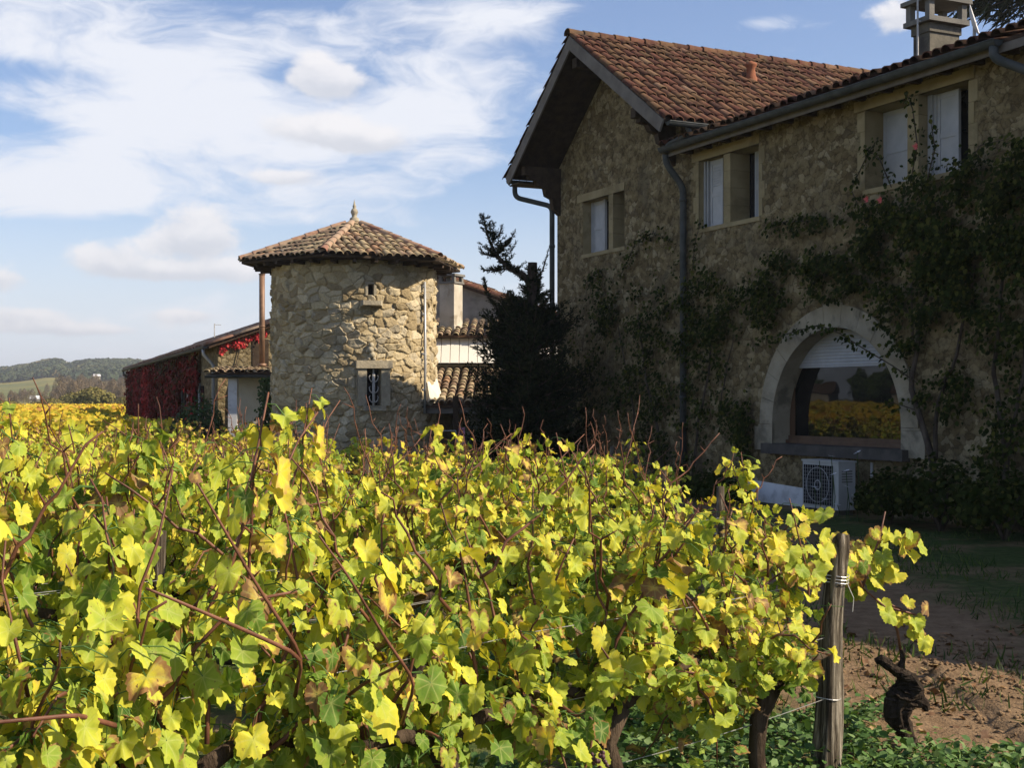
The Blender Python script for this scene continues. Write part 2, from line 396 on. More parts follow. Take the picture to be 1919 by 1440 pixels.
M['bare_twig'] = mat_leaf('bare_twig', [(0, (.10, .075, .05)), (.6, (.155, .115, .07)), (1, (.21, .16, .09))], edge=False, transl=.05, spec=.05)
M['scrub_leaf'] = mat_leaf('scrub_leaf', [(0, (.055, .07, .025)), (.5, (.12, .115, .035)), (1, (.24, .19, .06))], edge=False, transl=.1, spec=.05)
M['bark'] = mat_noisy('vine_bark', (.035, .024, .017), (.10, .072, .05), 20., .95, 45., .02, .1, stretch=(1, 1, .25))
M['old_bark'] = mat_noisy('old_stump_bark', (.016, .012, .010), (.055, .042, .032), 24., .98, 40., .03, .08, stretch=(1, 1, .35))
M['cane'] = mat_noisy('vine_cane', (.095, .036, .020), (.19, .078, .042), 14., .55, 60., .002, .35)
M['stem'] = mat_noisy('climber_stem', (.045, .035, .027), (.10, .08, .062), 10., .9, 30., .01, .1, stretch=(1, 1, .3))
M['trunk'] = mat_noisy('conifer_bark', (.03, .022, .017), (.065, .05, .04), 10., .95, 25., .02, .1, stretch=(1, 1, .3))
M['wire'] = mat_noisy('galvanised_wire', (.42, .42, .41), (.58, .58, .57), 20., .4, None, .01, .5, metal=.6)
M['petal'] = mat_noisy('white_petal', (.72, .72, .74), (.82, .82, .84), 20., .6)
M['pink'] = mat_noisy('pink_petal', (.62, .12, .13), (.72, .2, .19), 20., .6)
M['pink_cloth'] = mat_noisy('pink_cloth', (.60, .26, .40), (.68, .33, .47), 6., .9)
M['casing'] = mat_noisy('cream_casing', (.36, .36, .34), (.42, .42, .40), 4., .5, None, .01, .4)
M['grape'] = mat_noisy('withered_grape', (.045, .016, .022), (.10, .04, .045), 20., .5, 40., .003, .4)


def mat_post():
    m, n = new_mat('weathered_post_wood')
    v = n.n('ShaderNodeTexCoord').outputs['Object']
    g = n.noise(n.scalevec(v, (34., 34., 1.4)), 1.0, 7., .7, .4)
    c = n.ramp(g, [(.36, (.016, .013, .010)), (.47, (.07, .057, .042)), (.56, (.22, .19, .145)), (.70, (.50, .45, .37))])
    c = n.mix(n.step(n.noise(n.scalevec(v, (6., 6., 2.)), 1.0, 5., .65), .46, .62, 0, .7), c, (.06, .046, .033))
    return finish(m, n, princ(n, c, .95, g, .03, 1.0, .1))


def mat_glass():
    m, n = new_mat('window_glass')
    fr = n.n('ShaderNodeFresnel', {0: 1.9})
    v = n.n('ShaderNodeTexCoord').outputs['Object']
    bp = n.n('ShaderNodeBump', {'Height': n.noise(v, 1.6, 2., .5), 'Distance': .0010, 'Strength': 1.0})
    g = n.n('ShaderNodeBsdfGlossy', {'Color': n.mix(n.step(n.noise(v, 3., 5., .7), .35, .7), (.42, .44, .45), (.62, .65, .68)), 'Roughness': .015, 'Normal': bp.outputs[0]})
    d = n.n('ShaderNodeBsdfDiffuse', {'Color': (.010, .010, .010)})
    mx = n.n('ShaderNodeMixShader', {0: n.m('MULTIPLY', fr.outputs[0], .72, clamp=True)}); n.t.links.new(d.outputs[0], mx.inputs[1]); n.t.links.new(g.outputs[0], mx.inputs[2])
    return finish(m, n, mx.outputs[0])


def mat_ground():
    m, n = new_mat('ground_earth')
    v = n.n('ShaderNodeNewGeometry').outputs['Position']
    s = n.n('ShaderNodeSeparateXYZ', {0: v})
    n1 = n.noise(v, .8, 6., .65); n2 = n.noise(v, 7., 6., .7); n3 = n.noise(v, 45., 4., .6)
    soil = n.mix(n.step(n2, .3, .7), (.145, .094, .054), (.245, .168, .10))
    soil = n.mix(n.step(n3, .55, .72, 0, .55), soil, (.30, .21, .13))
    green = n.mix(n.step(n2, .3, .7), (.035, .055, .016), (.075, .10, .03))
    # bare wheel track along the headland, grass elsewhere
    pd = n.m('ABSOLUTE', n.m('SUBTRACT', s.outputs[0], 2.75))
    pm = n.step(n.m('ADD', pd, n.m('MULTIPLY', n.m('SUBTRACT', n1, .5), 2.2)), .75, 1.6, 1.0, 0.0)
    vm = n.step(n1, .46, .60, 0.0, .7)
    c = n.mix(n.m('MAXIMUM', pm, vm), green, soil)
    far = n.step(s.outputs[1], 130., 330.)
    c = n.mix(far, c, n.mix(n.step(n.noise(v, .012, 4., .6), .42, .58), (.22, .19, .06), (.12, .13, .045)))
    return finish(m, n, princ(n, c, .97, n.m('ADD', n2, n.m('MULTIPLY', n3, .5)), .03, 1.0, .08))


M['post'] = mat_post(); M['glass'] = mat_glass(); M['ground'] = mat_ground()

# ------------------------------------------------------------------ ground, terrain
gmb = MB(); gmb.quad((-3000, -400, 0), (3000, -400, 0), (3000, 5000, 0), (-3000, 5000, 0))
tag(gmb.build('ground', M['ground']), kind='structure')


def grid_obj(name, X, Y, Z, mat, C=None, smooth=True, parent=None):
    ny, nx = X.shape
    V = np.stack([X, Y, Z], -1).reshape(-1, 3)
    i = np.arange(ny - 1)[:, None] * nx + np.arange(nx - 1)[None]
    F = np.stack([i, i + 1, i + nx + 1, i + nx], -1).reshape(-1, 4)
    return mesh_obj(name, bpy.data.meshes.new(name), V, F, C, mat, parent, smooth)


def soil_z(X, Y):
    z = .012 + .05 * (fbm(X * .9, Y * .9, 3) - .45) + .018 * (fbm(X * 6, Y * 6, 8) - .5) + .010 * (fbm(X * 22, Y * 22, 5, 2) - .4)
    ex = X - 2.66 - .10 * (vnoise(Y * 3, Y * 0 + 2, 4) - .5) - .05 * (vnoise(Y * 11, Y * 0 + 5, 6) - .5)
    on = np.clip((Y - 6.2) / .5, 0, 1) * np.clip((8.6 - Y) / .35, 0, 1) * (.45 + .9 * vnoise(Y * 1.9, Y * 0, 14))
    z = z + .075 * np.clip(ex / .05 + .5, 0, 1) * on * np.clip(1 - (X - 2.7) / 1.1, 0, 1)
    z = z - .03 * np.exp(-((X - 1.95) / .5) ** 2) * on
    e = np.minimum(np.minimum(X + 6, 8 - X), np.minimum(Y - 2, 16 - Y))
    k = np.clip(e / 1.2, 0, 1)
    return z * k + (-.03) * (1 - k)


yy, xx = np.meshgrid(np.arange(2, 16.01, .045), np.arange(-6, 8.01, .045), indexing='ij')
tag(grid_obj('soil', xx, yy, soil_z(xx, yy), M['ground']), kind='structure')

# hills far to the left
HPX = [-400, -150, 0, 30, 60, 85, 103, 112, 122, 132, 145, 170, 210, 250, 320, 480, 800, 1400, 2300]
HPY = [705, 697, 692, 689, 684, 678, 675, 676, 682, 686, 680, 677, 676, 677, 683, 692, 700, 705, 712]


def hill_z(X, Y):
    px = 960 + X / Y * 2450
    top = (748 - np.interp(px, HPX, HPY) - 7) / 2450 * 1000 + 1.77
    t = np.clip((Y - 300) / 700, 0, 1)
    z = np.where(Y < 1000, -0.4 + (top + .4) * (t ** 1.6), top - (Y - 1000) * .03)
    return z + 2.0 * t * (fbm(X / 60, Y / 60, 2) - .5)


hy, hx = np.meshgrid(np.linspace(300, 1500, 70), np.linspace(-1, 1, 150), indexing='ij')
HX = hx * hy * .75 - .05 * hy
tag(grid_obj('hill', HX, hy, hill_z(HX, hy), M['ground']), kind='structure')


# ------------------------------------------------------------------ leaf tools
def leaf_template(kind):
    """returns verts (n,3) with y = tip direction, normal +z; faces; radial 0..1; vein flag"""
    if kind == 'vine':
        ang = np.radians(np.linspace(-90, 270, 37)[:-1])
        key = np.radians([-90, -80, -66, -48, -24, 0, 22, 38, 54, 68, 80, 90])
        rad = [.20, .52, .74, .80, .80, .74, .82, .90, .84, .84, .95, 1.02]
        a2 = np.where(ang > np.pi / 2, np.pi - ang, ang)
        r = np.interp(a2, key, rad); r = r * (1 + .055 * np.where(np.arange(36) % 2, 1, -1))
        out = np.stack([r * np.cos(ang), r * np.sin(ang), 0 * r], 1); mid = out * .55
        V = np.concatenate([[(0, 0, 0)], mid, out]); n = 36
        F = [(0, 1 + i, 1 + (i + 1) % n) for i in range(n)]
        T = []
        for i in range(n):
            j = (i + 1) % n; T += [(1 + i, 1 + n + i, 1 + n + j), (1 + i, 1 + n + j, 1 + j)]
        rad_ = np.concatenate([[0], np.full(n, .55), np.full(n, 1.)])
        return V, np.array(F + T), rad_
    if kind == 'vine_mid':
        n = 18; ang = np.radians(-90 + np.arange(n) * 20.)
        a2 = np.where(ang > np.pi / 2, np.pi - ang, ang)
        r = np.interp(a2, np.radians([-90, -70, -50, -30, -10, 10, 30, 50, 70, 90]), [.22, .72, .82, .72, .80, .74, .93, .80, .82, 1.04])
        out = np.stack([r * np.cos(ang), r * np.sin(ang), 0 * r], 1); V = np.concatenate([[(0, 0, 0)], out * .55, out])
        F = [(0, 1 + i, 1 + (i + 1) % n) for i in range(n)]
        for i in range(n):
            j = (i + 1) % n; F += [(1 + i, 1 + n + i, 1 + n + j), (1 + i, 1 + n + j, 1 + j)]
        return V, np.array(F), np.concatenate([[0], np.full(n, .55), np.ones(n)])
    if kind == 'oval':
        V = np.array([(0, 0, 0), (.32, .3, .04), (.34, .62, .05), (0, 1, -.06), (-.34, .62, .05), (-.32, .3, .04), (0, .5, -.02)])
        F = np.array([(0, 1, 6), (1, 2, 6), (2, 3, 6), (3, 4, 6), (4, 5, 6), (5, 0, 6)])
        return V, F, np.array([0, .7, .8, 1, .8, .7, .4])
    if kind == 'blade':
        V = np.array([(-.06, 0, 0), (.06, 0, 0), (.045, .55, .06), (-.045, .55, .06), (0, 1, .25)])
        F = np.array([(0, 1, 2), (0, 2, 3), (3, 2, 4)])
        return V, F, np.array([0, 0, .5, .5, 1.])
    if kind == 'clump':
        V = np.array([(-.5, -.3, .05), (.1, -.55, -.1), (.55, -.1, .1), (.3, .5, -.08), (-.35, .45, .1)])
        F = np.array([(0, 1, 2), (0, 2, 3), (0, 3, 4)])
        return V, F, np.array([.6, .8, 1, .9, .7])
    if kind == 'spray':
        V = np.array([(0, 0, 0), (.17, .30, .03), (.035, .30, 0), (.20, .66, .04), (.035, .60, 0), (0, 1, -.03), (-.035, .60, 0), (-.20, .66, .04), (-.035, .30, 0), (-.17, .30, .03)])
        F = np.array([(0, 1, 2), (0, 2, 8), (0, 8, 9), (2, 3, 4), (2, 4, 6), (2, 6, 8), (8, 6, 7), (4, 5, 6)])
        return V, F, np.linspace(0, 1, 10)


TPL = {k: leaf_template(k) for k in ('vine', 'vine_mid', 'oval', 'blade', 'clump', 'spray')}


def unit(a): return a / (np.linalg.norm(a, axis=-1, keepdims=True) + 1e-9)


def leaves(kind, pos, nrm, tip, size, hue, r2, g, fold=.0, curl=.0, wave=.0):
    """pos,nrm,tip (n,3); size,hue,r2 (n,). Returns V,F,C arrays (triangles)"""
    T, F, rad = TPL[kind]; n = len(pos)
    nrm = unit(nrm); tip = tip - nrm * (tip * nrm).sum(1, keepdims=True); tip = unit(tip); side = np.cross(tip, nrm)
    L = np.repeat(T[None], n, 0)
    if fold or curl or wave:
        fo = g.uniform(-.3, 1, n)[:, None] * fold; cu = g.uniform(-.4, 1, n)[:, None] * curl
        ph = g.uniform(0, 6.28, n)[:, None]; am = g.uniform(.3, 1, n)[:, None] * wave
        rr = np.hypot(T[:, 0], T[:, 1])[None]; an = np.arctan2(T[:, 1], T[:, 0])[None]
        vr = 1 + g.uniform(-.13, .13, n)[:, None] * np.sin(2 * an + ph * 3) + g.uniform(-.10, .10, n)[:, None] * np.sin(3 * an + ph * 5) + g.uniform(-.07, .07, n)[:, None] * np.sin(7 * an + ph)
        L[:, :, 0] *= vr; L[:, :, 1] *= vr
        L[:, :, 2] += fo * np.abs(T[:, 0])[None] - cu * rr ** 2 + am * rr * np.sin(an * 3 + ph) + am * .5 * rr ** 2 * np.sin(an * 7 + ph * 2)
        sk = g.uniform(.82, 1.15, n)[:, None]; L[:, :, 0] *= sk
    L = L * size[:, None, None]
    V = pos[:, None] + L[:, :, :1] * side[:, None] + L[:, :, 1:2] * tip[:, None] + L[:, :, 2:] * nrm[:, None]
    C = np.zeros((n, len(T), 4)); C[:, :, 0] = hue[:, None]; C[:, :, 1] = rad[None]; C[:, :, 2] = r2[:, None]
    if kind == 'vine':
        ve = np.zeros(len(T)); ve[0] = 1; na_ = (len(T) - 1) // 2
        for d in (90, 40, 140, -10, 190, -50, 230):
            q = int(round((d + 90) / 10)) % na_; ve[1 + q] = 1; ve[1 + na_ + q] = .8
        C[:, :, 3] = ve[None]
    FF = F[None] + (np.arange(n) * len(T))[:, None, None]
    return V.reshape(-1, 3), FF.reshape(-1, F.shape[1]), C.reshape(-1, 4)


def cloud_obj(name, sets, mat, parent=None, smooth=False):
    vs, fs, cs, k = [], [], [], 0
    for V, F, C in sets: vs.append(V); fs.append(F + k); cs.append(C); k += len(V)
    return mesh_obj(name, bpy.data.meshes.new(name), np.concatenate(vs), np.concatenate(fs), np.concatenate(cs), mat, parent, smooth)


def rand_dirs(n, g): return unit(g.normal(size=(n, 3)))


# ------------------------------------------------------------------ canal tile roofs
def canal(mb, o, ea, ed, la, ld, g, pitch=.215, course=.37, keep=None, r0=.078, r1=.098, tone=.0):
    """half-round tiles on the plane o + a*ea + d*ed (ed points down the slope)"""
    o, ea, ed = (np.asarray(t, float) for t in (o, ea, ed)); nn = np.cross(ea, ed); nn /= np.linalg.norm(nn)
    if nn[2] < 0: nn = -nn
    nc = int(la / pitch); nk = int(math.ceil(ld / course)); seg = 6
    th = np.linspace(0, math.pi, seg + 1)
    for i in range(nc + 1):
        wob = g.normal(0, .010)
        for j in range(nk):
            a = i * pitch + wob + g.normal(0, .005); d0 = max(0, ld - (j + 1) * course) ; d1 = ld - j * course + .05
            d1 += g.normal(0, .022)
            if keep is not None and not keep(a, (d0 + d1) / 2): continue
            h0, h1 = .018 + g.normal(0, .004), .045 + g.normal(0, .006)
            sk = g.normal(0, .012)
            v = []
            for (d, rr, h, s) in ((d0, r0, h0, 0), (d1, r1, h1, sk)):
                for t in th: v.append(o + ea * (a + s + rr * math.cos(t)) + ed * d + nn * (h + rr * .85 * math.sin(t)))
            for t in th: v.append(o + ea * (a + sk + (r1 - .016) * math.cos(t)) + ed * d1 + nn * (h1 + (r1 - .016) * .85 * math.sin(t)))
            k = seg + 1
            f = [(q, q + 1, k + q + 1, k + q) for q in range(seg)] + [(k + q, k + q + 1, 2 * k + q + 1, 2 * k + q) for q in range(seg)]
            mb.add(v, f, (float(np.clip(g.uniform(0, 1) + tone, 0, 1)), float(g.uniform(0, 1)), 0))


def ridge_tiles(mb, a, b, g, step=.36, r=.12, lift=.0):
    a, b = np.asarray(a, float), np.asarray(b, float); L = np.linalg.norm(b - a); t = (b - a) / L
    s = np.cross(t, (0, 0, 1)); s /= np.linalg.norm(s); u = np.cross(s, t)
    n = int(L / step); th = np.linspace(-.25, math.pi + .25, 8)
    for i in range(n):
        r0, r1 = r * .86, r * 1.06
        v = []
        for q, rr in ((i * step - .05, r1), ((i + 1) * step, r0)):
            jig = g.normal(0, .006)
            for w in th: v.append(a + t * q + s * (rr * math.cos(w) + jig) + u * (rr * math.sin(w) * .8 + lift))
        k = len(th); mb.add(v, [(q, q + 1, k + q + 1, k + q) for q in range(k - 1)], (g.uniform(0, 1), g.uniform(0, 1), 0))


def gutter(mb, a, b, r=.075):
    a, b = np.asarray(a, float), np.asarray(b, float); t = (b - a) / np.linalg.norm(b - a)
    s = np.cross(t, (0, 0, 1)); s /= np.linalg.norm(s); z = np.array((0, 0, 1.))
    th = np.linspace(math.pi, 2 * math.pi, 9); v = []
    for p in (a, b):
        for rr in (r, r - .008):
            for w in th: v.append(p + s * rr * math.cos(w) + z * rr * math.sin(w))
    k = 9; f = []
    for q in range(k - 1): f += [(q, q + 1, 2 * k + q + 1, 2 * k + q), (k + q + 1, k + q, 3 * k + q, 3 * k + q + 1)]
    for q in range(k - 1): f += [(q, k + q, k + q + 1, q + 1), (2 * k + q, 2 * k + q + 1, 3 * k + q + 1, 3 * k + q)]
    mb.add(v, f)
    mb.tube([a - s * r, b - s * r], .011, 6); mb.tube([a + s * r, b + s * r], .011, 6)
    # end caps
    for p in (a, b):
        c = [p + s * r * math.cos(w) + z * r * math.sin(w) for w in th]; mb.add(c, [tuple(range(9))])


# ------------------------------------------------------------------ the farmhouse
HOUSE = empty('farmhouse', (4.97, 21.0, 0), R(-64.7), 'large two-storey rubble stone farmhouse in shade with tiled gable and arched window', 'house')
gH = np.random.default_rng(21)
XA, XJ, XR = -9.25, -4.15, 25.0            # gable corner, gable/wing junction, far end of the wing
APX, APZ = -6.75, 9.16


def roof_under(x): return APZ - .30 - (APX - x) * .795 if x < APX else APZ - .30 - (x - APX) * .665


def wall_strips(mb, xs, zs, topf, holes, y=0.0):
    xs = sorted(set(xs)); zs = sorted(set(zs))
    for x0, x1 in zip(xs[:-1], xs[1:]):
        t0, t1 = topf(x0 + 1e-6), topf(x1 - 1e-6)
        zz = [z for z in zs if z < min(t0, t1) - .01]
        for z0, z1 in zip(zz[:-1], zz[1:]):
            cx, cz = (x0 + x1) / 2, (z0 + z1) / 2
            if any(a < cx < b and c < cz < d for a, b, c, d in holes): continue
            mb.quad((x0, y, z0), (x1, y, z0), (x1, y, z1), (x0, y, z1))
        mb.quad((x0, y, zz[-1]), (x1, y, zz[-1]), (x1, y, t1), (x0, y, t0))


W_G = (-8.04, -6.26, 4.89, 6.03); W_1 = (-3.53, -1.67, 4.92, 6.17); W_2 = (1.05, 3.19, 4.98, 6.20)
AR_C, AR_R, AR_Z0, AR_SP = .30, 1.565, 1.02, 1.34
W_A = (AR_C - AR_R, AR_C + AR_R, AR_Z0, AR_SP + AR_R)
holes = [W_G, W_1, W_2, W_A]
wl = MB()
wall_strips(wl, [XA, APX, XJ, W_G[0], W_G[1]], [0, W_G[2], W_G[3]], roof_under, [W_G])
wall_strips(wl, [XJ, W_1[0], W_1[1], W_A[0], W_A[1], W_2[0], W_2[1], XR], [0, W_A[2], W_A[3], W_1[2], W_1[3], W_2[2], W_2[3]], lambda x: 6.42, holes)
# spandrels of the arch
na = 24
for i in range(na):
    t0, t1 = math.pi * i / na, math.pi * (i + 1) / na
    p0 = (AR_C + AR_R * math.cos(t0), AR_SP + AR_R * math.sin(t0)); p1 = (AR_C + AR_R * math.cos(t1), AR_SP + AR_R * math.sin(t1))
    wl.quad((p0[0], 0, p0[1]), (p0[0], 0, W_A[3]), (p1[0], 0, W_A[3]), (p1[0], 0, p1[1]))
# the other sides, and the gable's side above the wing roof
wl.quad((XA, 10, 0), (XA, 0, 0), (XA, 0, roof_under(XA)), (XA, 10, roof_under(XA)))
wl.quad((XR, 0, 0), (XR, 10, 0), (XR, 10, 6.42), (XR, 0, 6.42)); wl.quad((XR, 10, 0), (XA, 10, 0), (XA, 10, 6.42), (XR, 10, 6.42))
wl.quad((XJ, 0, 6.42), (XJ, 10, 6.42), (XJ, 10, roof_under(XJ)), (XJ, 0, roof_under(XJ)))
wl.add([(XR, 0, 6.42), (XR, 10, 6.42), (XR, 5, 7.9)], [(0, 1, 2)])
wl.build('wall', M['facade'], HOUSE)

# gable roof : tiles, boarding, verge boards
gr = MB(); OV = 1.0
eL, eR = -9.78, -3.18
zL, zR = APZ - (APX - eL) * .795, APZ - (eR - APX) * .665
dl = np.array((eL - APX, 0, zL - APZ)); dr = np.array((eR - APX, 0, zR - APZ)); ll, lr = np.linalg.norm(dl), np.linalg.norm(dr)
canal(gr, (APX, -OV + .06, APZ + .02), (0, 1, 0), dr / lr, 10.8, lr + .06, gH)
canal(gr, (APX, 10.0, APZ + .02), (0, -1, 0), dl / ll, 10.98, ll + .06, gH)
ridge_tiles(gr, (APX, -OV - .02, APZ + .07), (APX, 10, APZ + .07), gH, r=.125)
groof = gr.build('gable_roof', M['house_tile'], HOUSE, True)
gb = MB()
for d, l in ((dl / ll, ll), (dr / lr, lr)):
    nrm = np.array((-d[2], 0, d[0])); nrm = nrm if nrm[2] > 0 else -nrm
    a = np.array((APX, 0, APZ)); b = a + d * l
    q = [a - nrm * .015, b - nrm * .015, b - nrm * .05, a - nrm * .05]
    v = [(p[0], y, p[2]) for y in (-OV + .02, 10.0) for p in q]
    gb.add(v, [(0, 1, 2, 3), (7, 6, 5, 4), (0, 4, 5, 1), (3, 2, 6, 7), (1, 5, 6, 2)])
gb.build('roof_boarding', M['dark_wood'], HOUSE)
for d, l in ((dl / ll, ll), (dr / lr, lr)):
    nrm = np.array((-d[2], 0, d[0])); nrm = nrm if nrm[2] > 0 else -nrm
    a = np.array((APX, 0, APZ)); b = a + d * (l + .03); bb = MB()
    q = [a + nrm * .02, b + nrm * .02, b - nrm * .22 + np.array((0, 0, .0)), a - nrm * .22]
    q[3] = np.array((APX, 0, APZ - .22 / max(.2, nrm[2]))); q[0] = np.array((APX, 0, APZ + .02 / nrm[2]))
    v = [(p[0], y, p[2]) for y in (-OV - .02, -OV + .015) for p in q]
    bb.add(v, [(0, 1, 2, 3), (7, 6, 5, 4), (0, 4, 5, 1), (3, 2, 6, 7), (1, 5, 6, 2), (0, 3, 7, 4)])
    bb.build('bargeboard', M['fascia'], HOUSE)
# purlin ends with shaped brackets
for x in (-9.15, -6.75, -4.40):
    pz = roof_under(x) - .04 if x != -6.75 else APZ - .42
    b = MB(); b.box((x - .09, -OV + .10, pz - .19), (x + .09, .0, pz))
    prof = [(-.78, -.19), (-.80, -.27), (-.62, -.30), (-.55, -.42), (-.40, -.46), (-.36, -.62), (-.22, -.68), (-.18, -.90), (-.04, -1.02), (0.02, -1.05), (0.02, -.19)]
    if x != -6.75:
        v = [(x + s * .075, y, pz + z) for s in (-1, 1) for y, z in prof]; k = len(prof)
        b.add(v, [tuple(range(k))[::-1], tuple(range(k, 2 * k))] + [(i, (i + 1) % k, k + (i + 1) % k, k + i) for i in range(k)])
    b.build('eave_bracket', M['dark_wood'], HOUSE)
# eave soffit return on the left
b = MB(); b.box((eL + .03, -OV + .05, zL - .20), (XA - .002, 9.9, zL - .17)); b.build('soffit', M['dark_wood'], HOUSE)
# gutters and down pipes of the gable
b = MB(); gutter(b, (eL - .07, -OV + .05, zL - .05), (eL - .07, 10, zL - .05)); gobj = b.build('gutter', M['zinc'], HOUSE)
b = MB(); gutter(b, (eR + .08, -OV + .05, zR - .04), (eR + .08, .62, zR - .04)); b.build('gutter', M['zinc'], HOUSE)


def pipe(pts, r=.055, mat='zinc', rings=()):
    P = [Vector(p) for p in pts]; out = [P[0]]
    for i in range(1, len(P) - 1):
        a, b_, c = P[i - 1], P[i], P[i + 1]; d0 = (a - b_).normalized() * min(.14, (a - b_).length * .45); d1 = (c - b_).normalized() * min(.14, (c - b_).length * .45)
        for t in np.linspace(0, 1, 6): out.append((b_ + d0) * (1 - t) ** 2 + b_ * 2 * t * (1 - t) + (b_ + d1) * t ** 2)
    out.append(P[-1])
    b = MB(); b.tube([tuple(p) for p in out], r, 10)
    for z in rings: b.tube([(P[-1].x, P[-1].y, z - .03), (P[-1].x, P[-1].y, z + .03)], r + .012, 10)
    return b.build('downpipe', M[mat], HOUSE, True)


pipe([(eL - .05, -OV + .22, zL - .10), (eL - .05, -OV + .22, zL - .42), (XA - .06, -.10, 6.10), (XA - .06, -.10, 0)], .058, 'zinc', (5.2, 3.2, 1.2))
pipe([(-4.02, -.42, 6.36), (-4.02, -.40, 6.16), (-3.93, -.09, 5.75), (-3.93, -.09, 0)], .062, 'zinc', (5.5, 3.7, 1.8))
pipe([(-3.16, -OV + .5, zR - .10), (-3.16, -.42, zR - .20), (-3.9, -.46, 6.50), (-4.02, -.43, 6.34)], .05, 'zinc')

# wing roof
wr = MB(); e0, sl_ = -.42, .29
dwn = np.array((0, -1, -sl_)); dwn /= np.linalg.norm(dwn)
canal(wr, (XJ + .14, 1.6, 6.50 + (1.6 - e0) * sl_), (1, 0, 0), dwn, 10.2, (1.6 - e0) * math.hypot(1, sl_), gH)
ridge_tiles(wr, (XJ + .2, 5, 8.13), (XR, 5, 8.13), gH)
wr.build('wing_roof', M['house_tile'], HOUSE, True)
b = MB()
for (ya, za, yb, zb) in ((e0 + .02, 6.47, 5, 6.47 + (5 - e0) * sl_), (10.4, 6.47, 5, 6.47 + (5 - e0) * sl_)):
    b.quad((XJ + .004, ya, za), (XR, ya, za), (XR, yb, zb), (XJ + .004, yb, zb)); b.quad((XJ + .004, ya, za - .05), (XR, ya, za - .05), (XR, yb, zb - .05), (XJ + .004, yb, zb - .05))
b.quad((XJ + .004, e0 + .02, 6.42), (XR, e0 + .02, 6.42), (XR, e0 + .02, 6.47), (XJ + .004, e0 + .02, 6.47))
b.build('roof_decking', M['under_tile'], HOUSE)
for i in range(46):
    x = XJ + .4 + i * .6; b = MB(); b.box((x - .04, e0 + .06, 6.34), (x + .04, .0, 6.418)); b.build('rafter', M['dark_wood'], HOUSE)
b = MB(); gutter(b, (XJ + .10, e0 - .07, 6.45), (4.20, e0 - .07, 6.45), .085); b.build('gutter', M['zinc'], HOUSE)
b = MB(); b.box((XJ + .10, e0 + .024, 6.30), (24, e0 + .045, 6.415)); b.build('eave_board', M['fascia'], HOUSE)
pipe([(4.12, e0 - .07, 6.38), (4.12, e0 - .07, 6.22), (4.62, -.10, 5.9), (5.0, -.10, 5.75), (5.0, -.10, 0)], .062, 'zinc')


def shutter(name, x0, x1, z0, z1, y, parent, louvre=None):
    b = MB(); b.box((x0, y, z0), (x1, y + .035, z1))
    for e in (x0, x1 - .055): b.box((e, y - .012, z0), (e + .055, y - .0005, z1))
    for e in (z0, z1 - .08, (z0 * .55 + z1 * .45)): b.box((x0 + .057, y - .011, e), (x1 - .057, y - .0006, e + .08))
    if louvre:
        n = int((louvre[1] - louvre[0]) / .045)
        for i in range(n):
            z = louvre[0] + i * .045
            b.add([(x0 + .06, y - .014, z), (x1 - .06, y - .014, z), (x1 - .06, y - .001, z + .036), (x0 + .06, y - .001, z + .036), (x0 + .06, y - .002, z), (x1 - .06, y - .002, z)], [(0, 1, 2, 3), (0, 4, 5, 1)])
    return b.build(name, M['white_paint'], parent)


def rect_window(name, w, lint, mull, label):
    x0, x1, z0, z1 = w; D = .42
    win = MB()   # reveals
    win.quad((x0, 0, z0), (x0, D, z0), (x0, D, z1), (x0, 0, z1)); win.quad((x1, 0, z0), (x1, 0, z1), (x1, D, z1), (x1, D, z0))
    win.quad((x0, 0, z1), (x0, D, z1), (x1, D, z1), (x1, 0, z1)); win.quad((x0, 0, z0), (x1, 0, z0), (x1, D, z0), (x0, D, z0))
    # jamb stones flush with the wall
    for s, e in (((x0 - .10, x0), (x1, x1 + .10)) if label else ()):
        z = z0; i = 0
        while z < z1 - .03:
            h = min(.30, z1 - z); ex = .07 if i % 2 else 0
            a, b_ = (s - ex, e) if e == x0 else (s, e + ex)
            win.box((a, -.012, z + .004), (b_, .02, z + h - .004)); z += h; i += 1
    wo_ = win.build(name, M['ashlar'], HOUSE)
    b = MB(); b.box((lint[0], -.022, z1), (lint[1], .05, z1 + .165)); b.build('lintel', M['ashlar'], wo_)
    b = MB(); z = z0
    while z < z1 - .02:
        h = min(.31, z1 - z); b.box((mull[0], -.008, z + .003), (mull[1], D - .01, z + h - .003)); z += h
    b.build('mullion', M['ashlar'], wo_)
    b = MB(); b.box((x0 - .03, -.02, z0 - .08), (x1 + .03, .03, z0 - .002)); b.build('window_sill', M['ashlar'], wo_)
    b = MB(); b.box((x0, D, z0), (x1, D + .05, z1)); b.build('pane', M['dark_glass'], wo_)
    return wo_


wg = rect_window('window', W_G, (-8.28, -6.24), (-6.90, -6.72), '')
b = MB(); b.box((-8.036, .20, 4.893), (-7.97, .26, 6.027)); b.box((-7.50, .20, 4.893), (-7.44, .26, 6.027)); b.build('window_frame', M['white_paint'], wg)
shutter('shutter', -7.95, -7.53, 4.90, 6.02, .22, wg); shutter('shutter', -7.42, -7.10, 4.90, 6.02, .30, wg)
w1 = rect_window('window', W_1, (-3.75, -1.64), (-2.73, -2.52), 'jambs')
b = MB(); b.box((-3.526, .10, 4.923), (-3.47, .16, 6.167)); b.box((-3.43, .11, 4.923), (-3.40, .16, 6.167)); b.build('window_frame', M['white_paint'], w1)
shutter('shutter', -3.38, -2.98, 4.93, 6.16, .16, w1, (5.68, 6.05)); shutter('shutter', -2.28, -1.68, 4.93, 6.16, .36, w1, (5.62, 6.05))
w2 = rect_window('window', W_2, (.81, 3.30), (1.98, 2.21), 'jambs')
shutter('shutter', 1.055, 1.975, 4.99, 6.19, .40 - .04, w2); shutter('shutter', 2.36, 2.78, 4.99, 6.19, .22, w2)
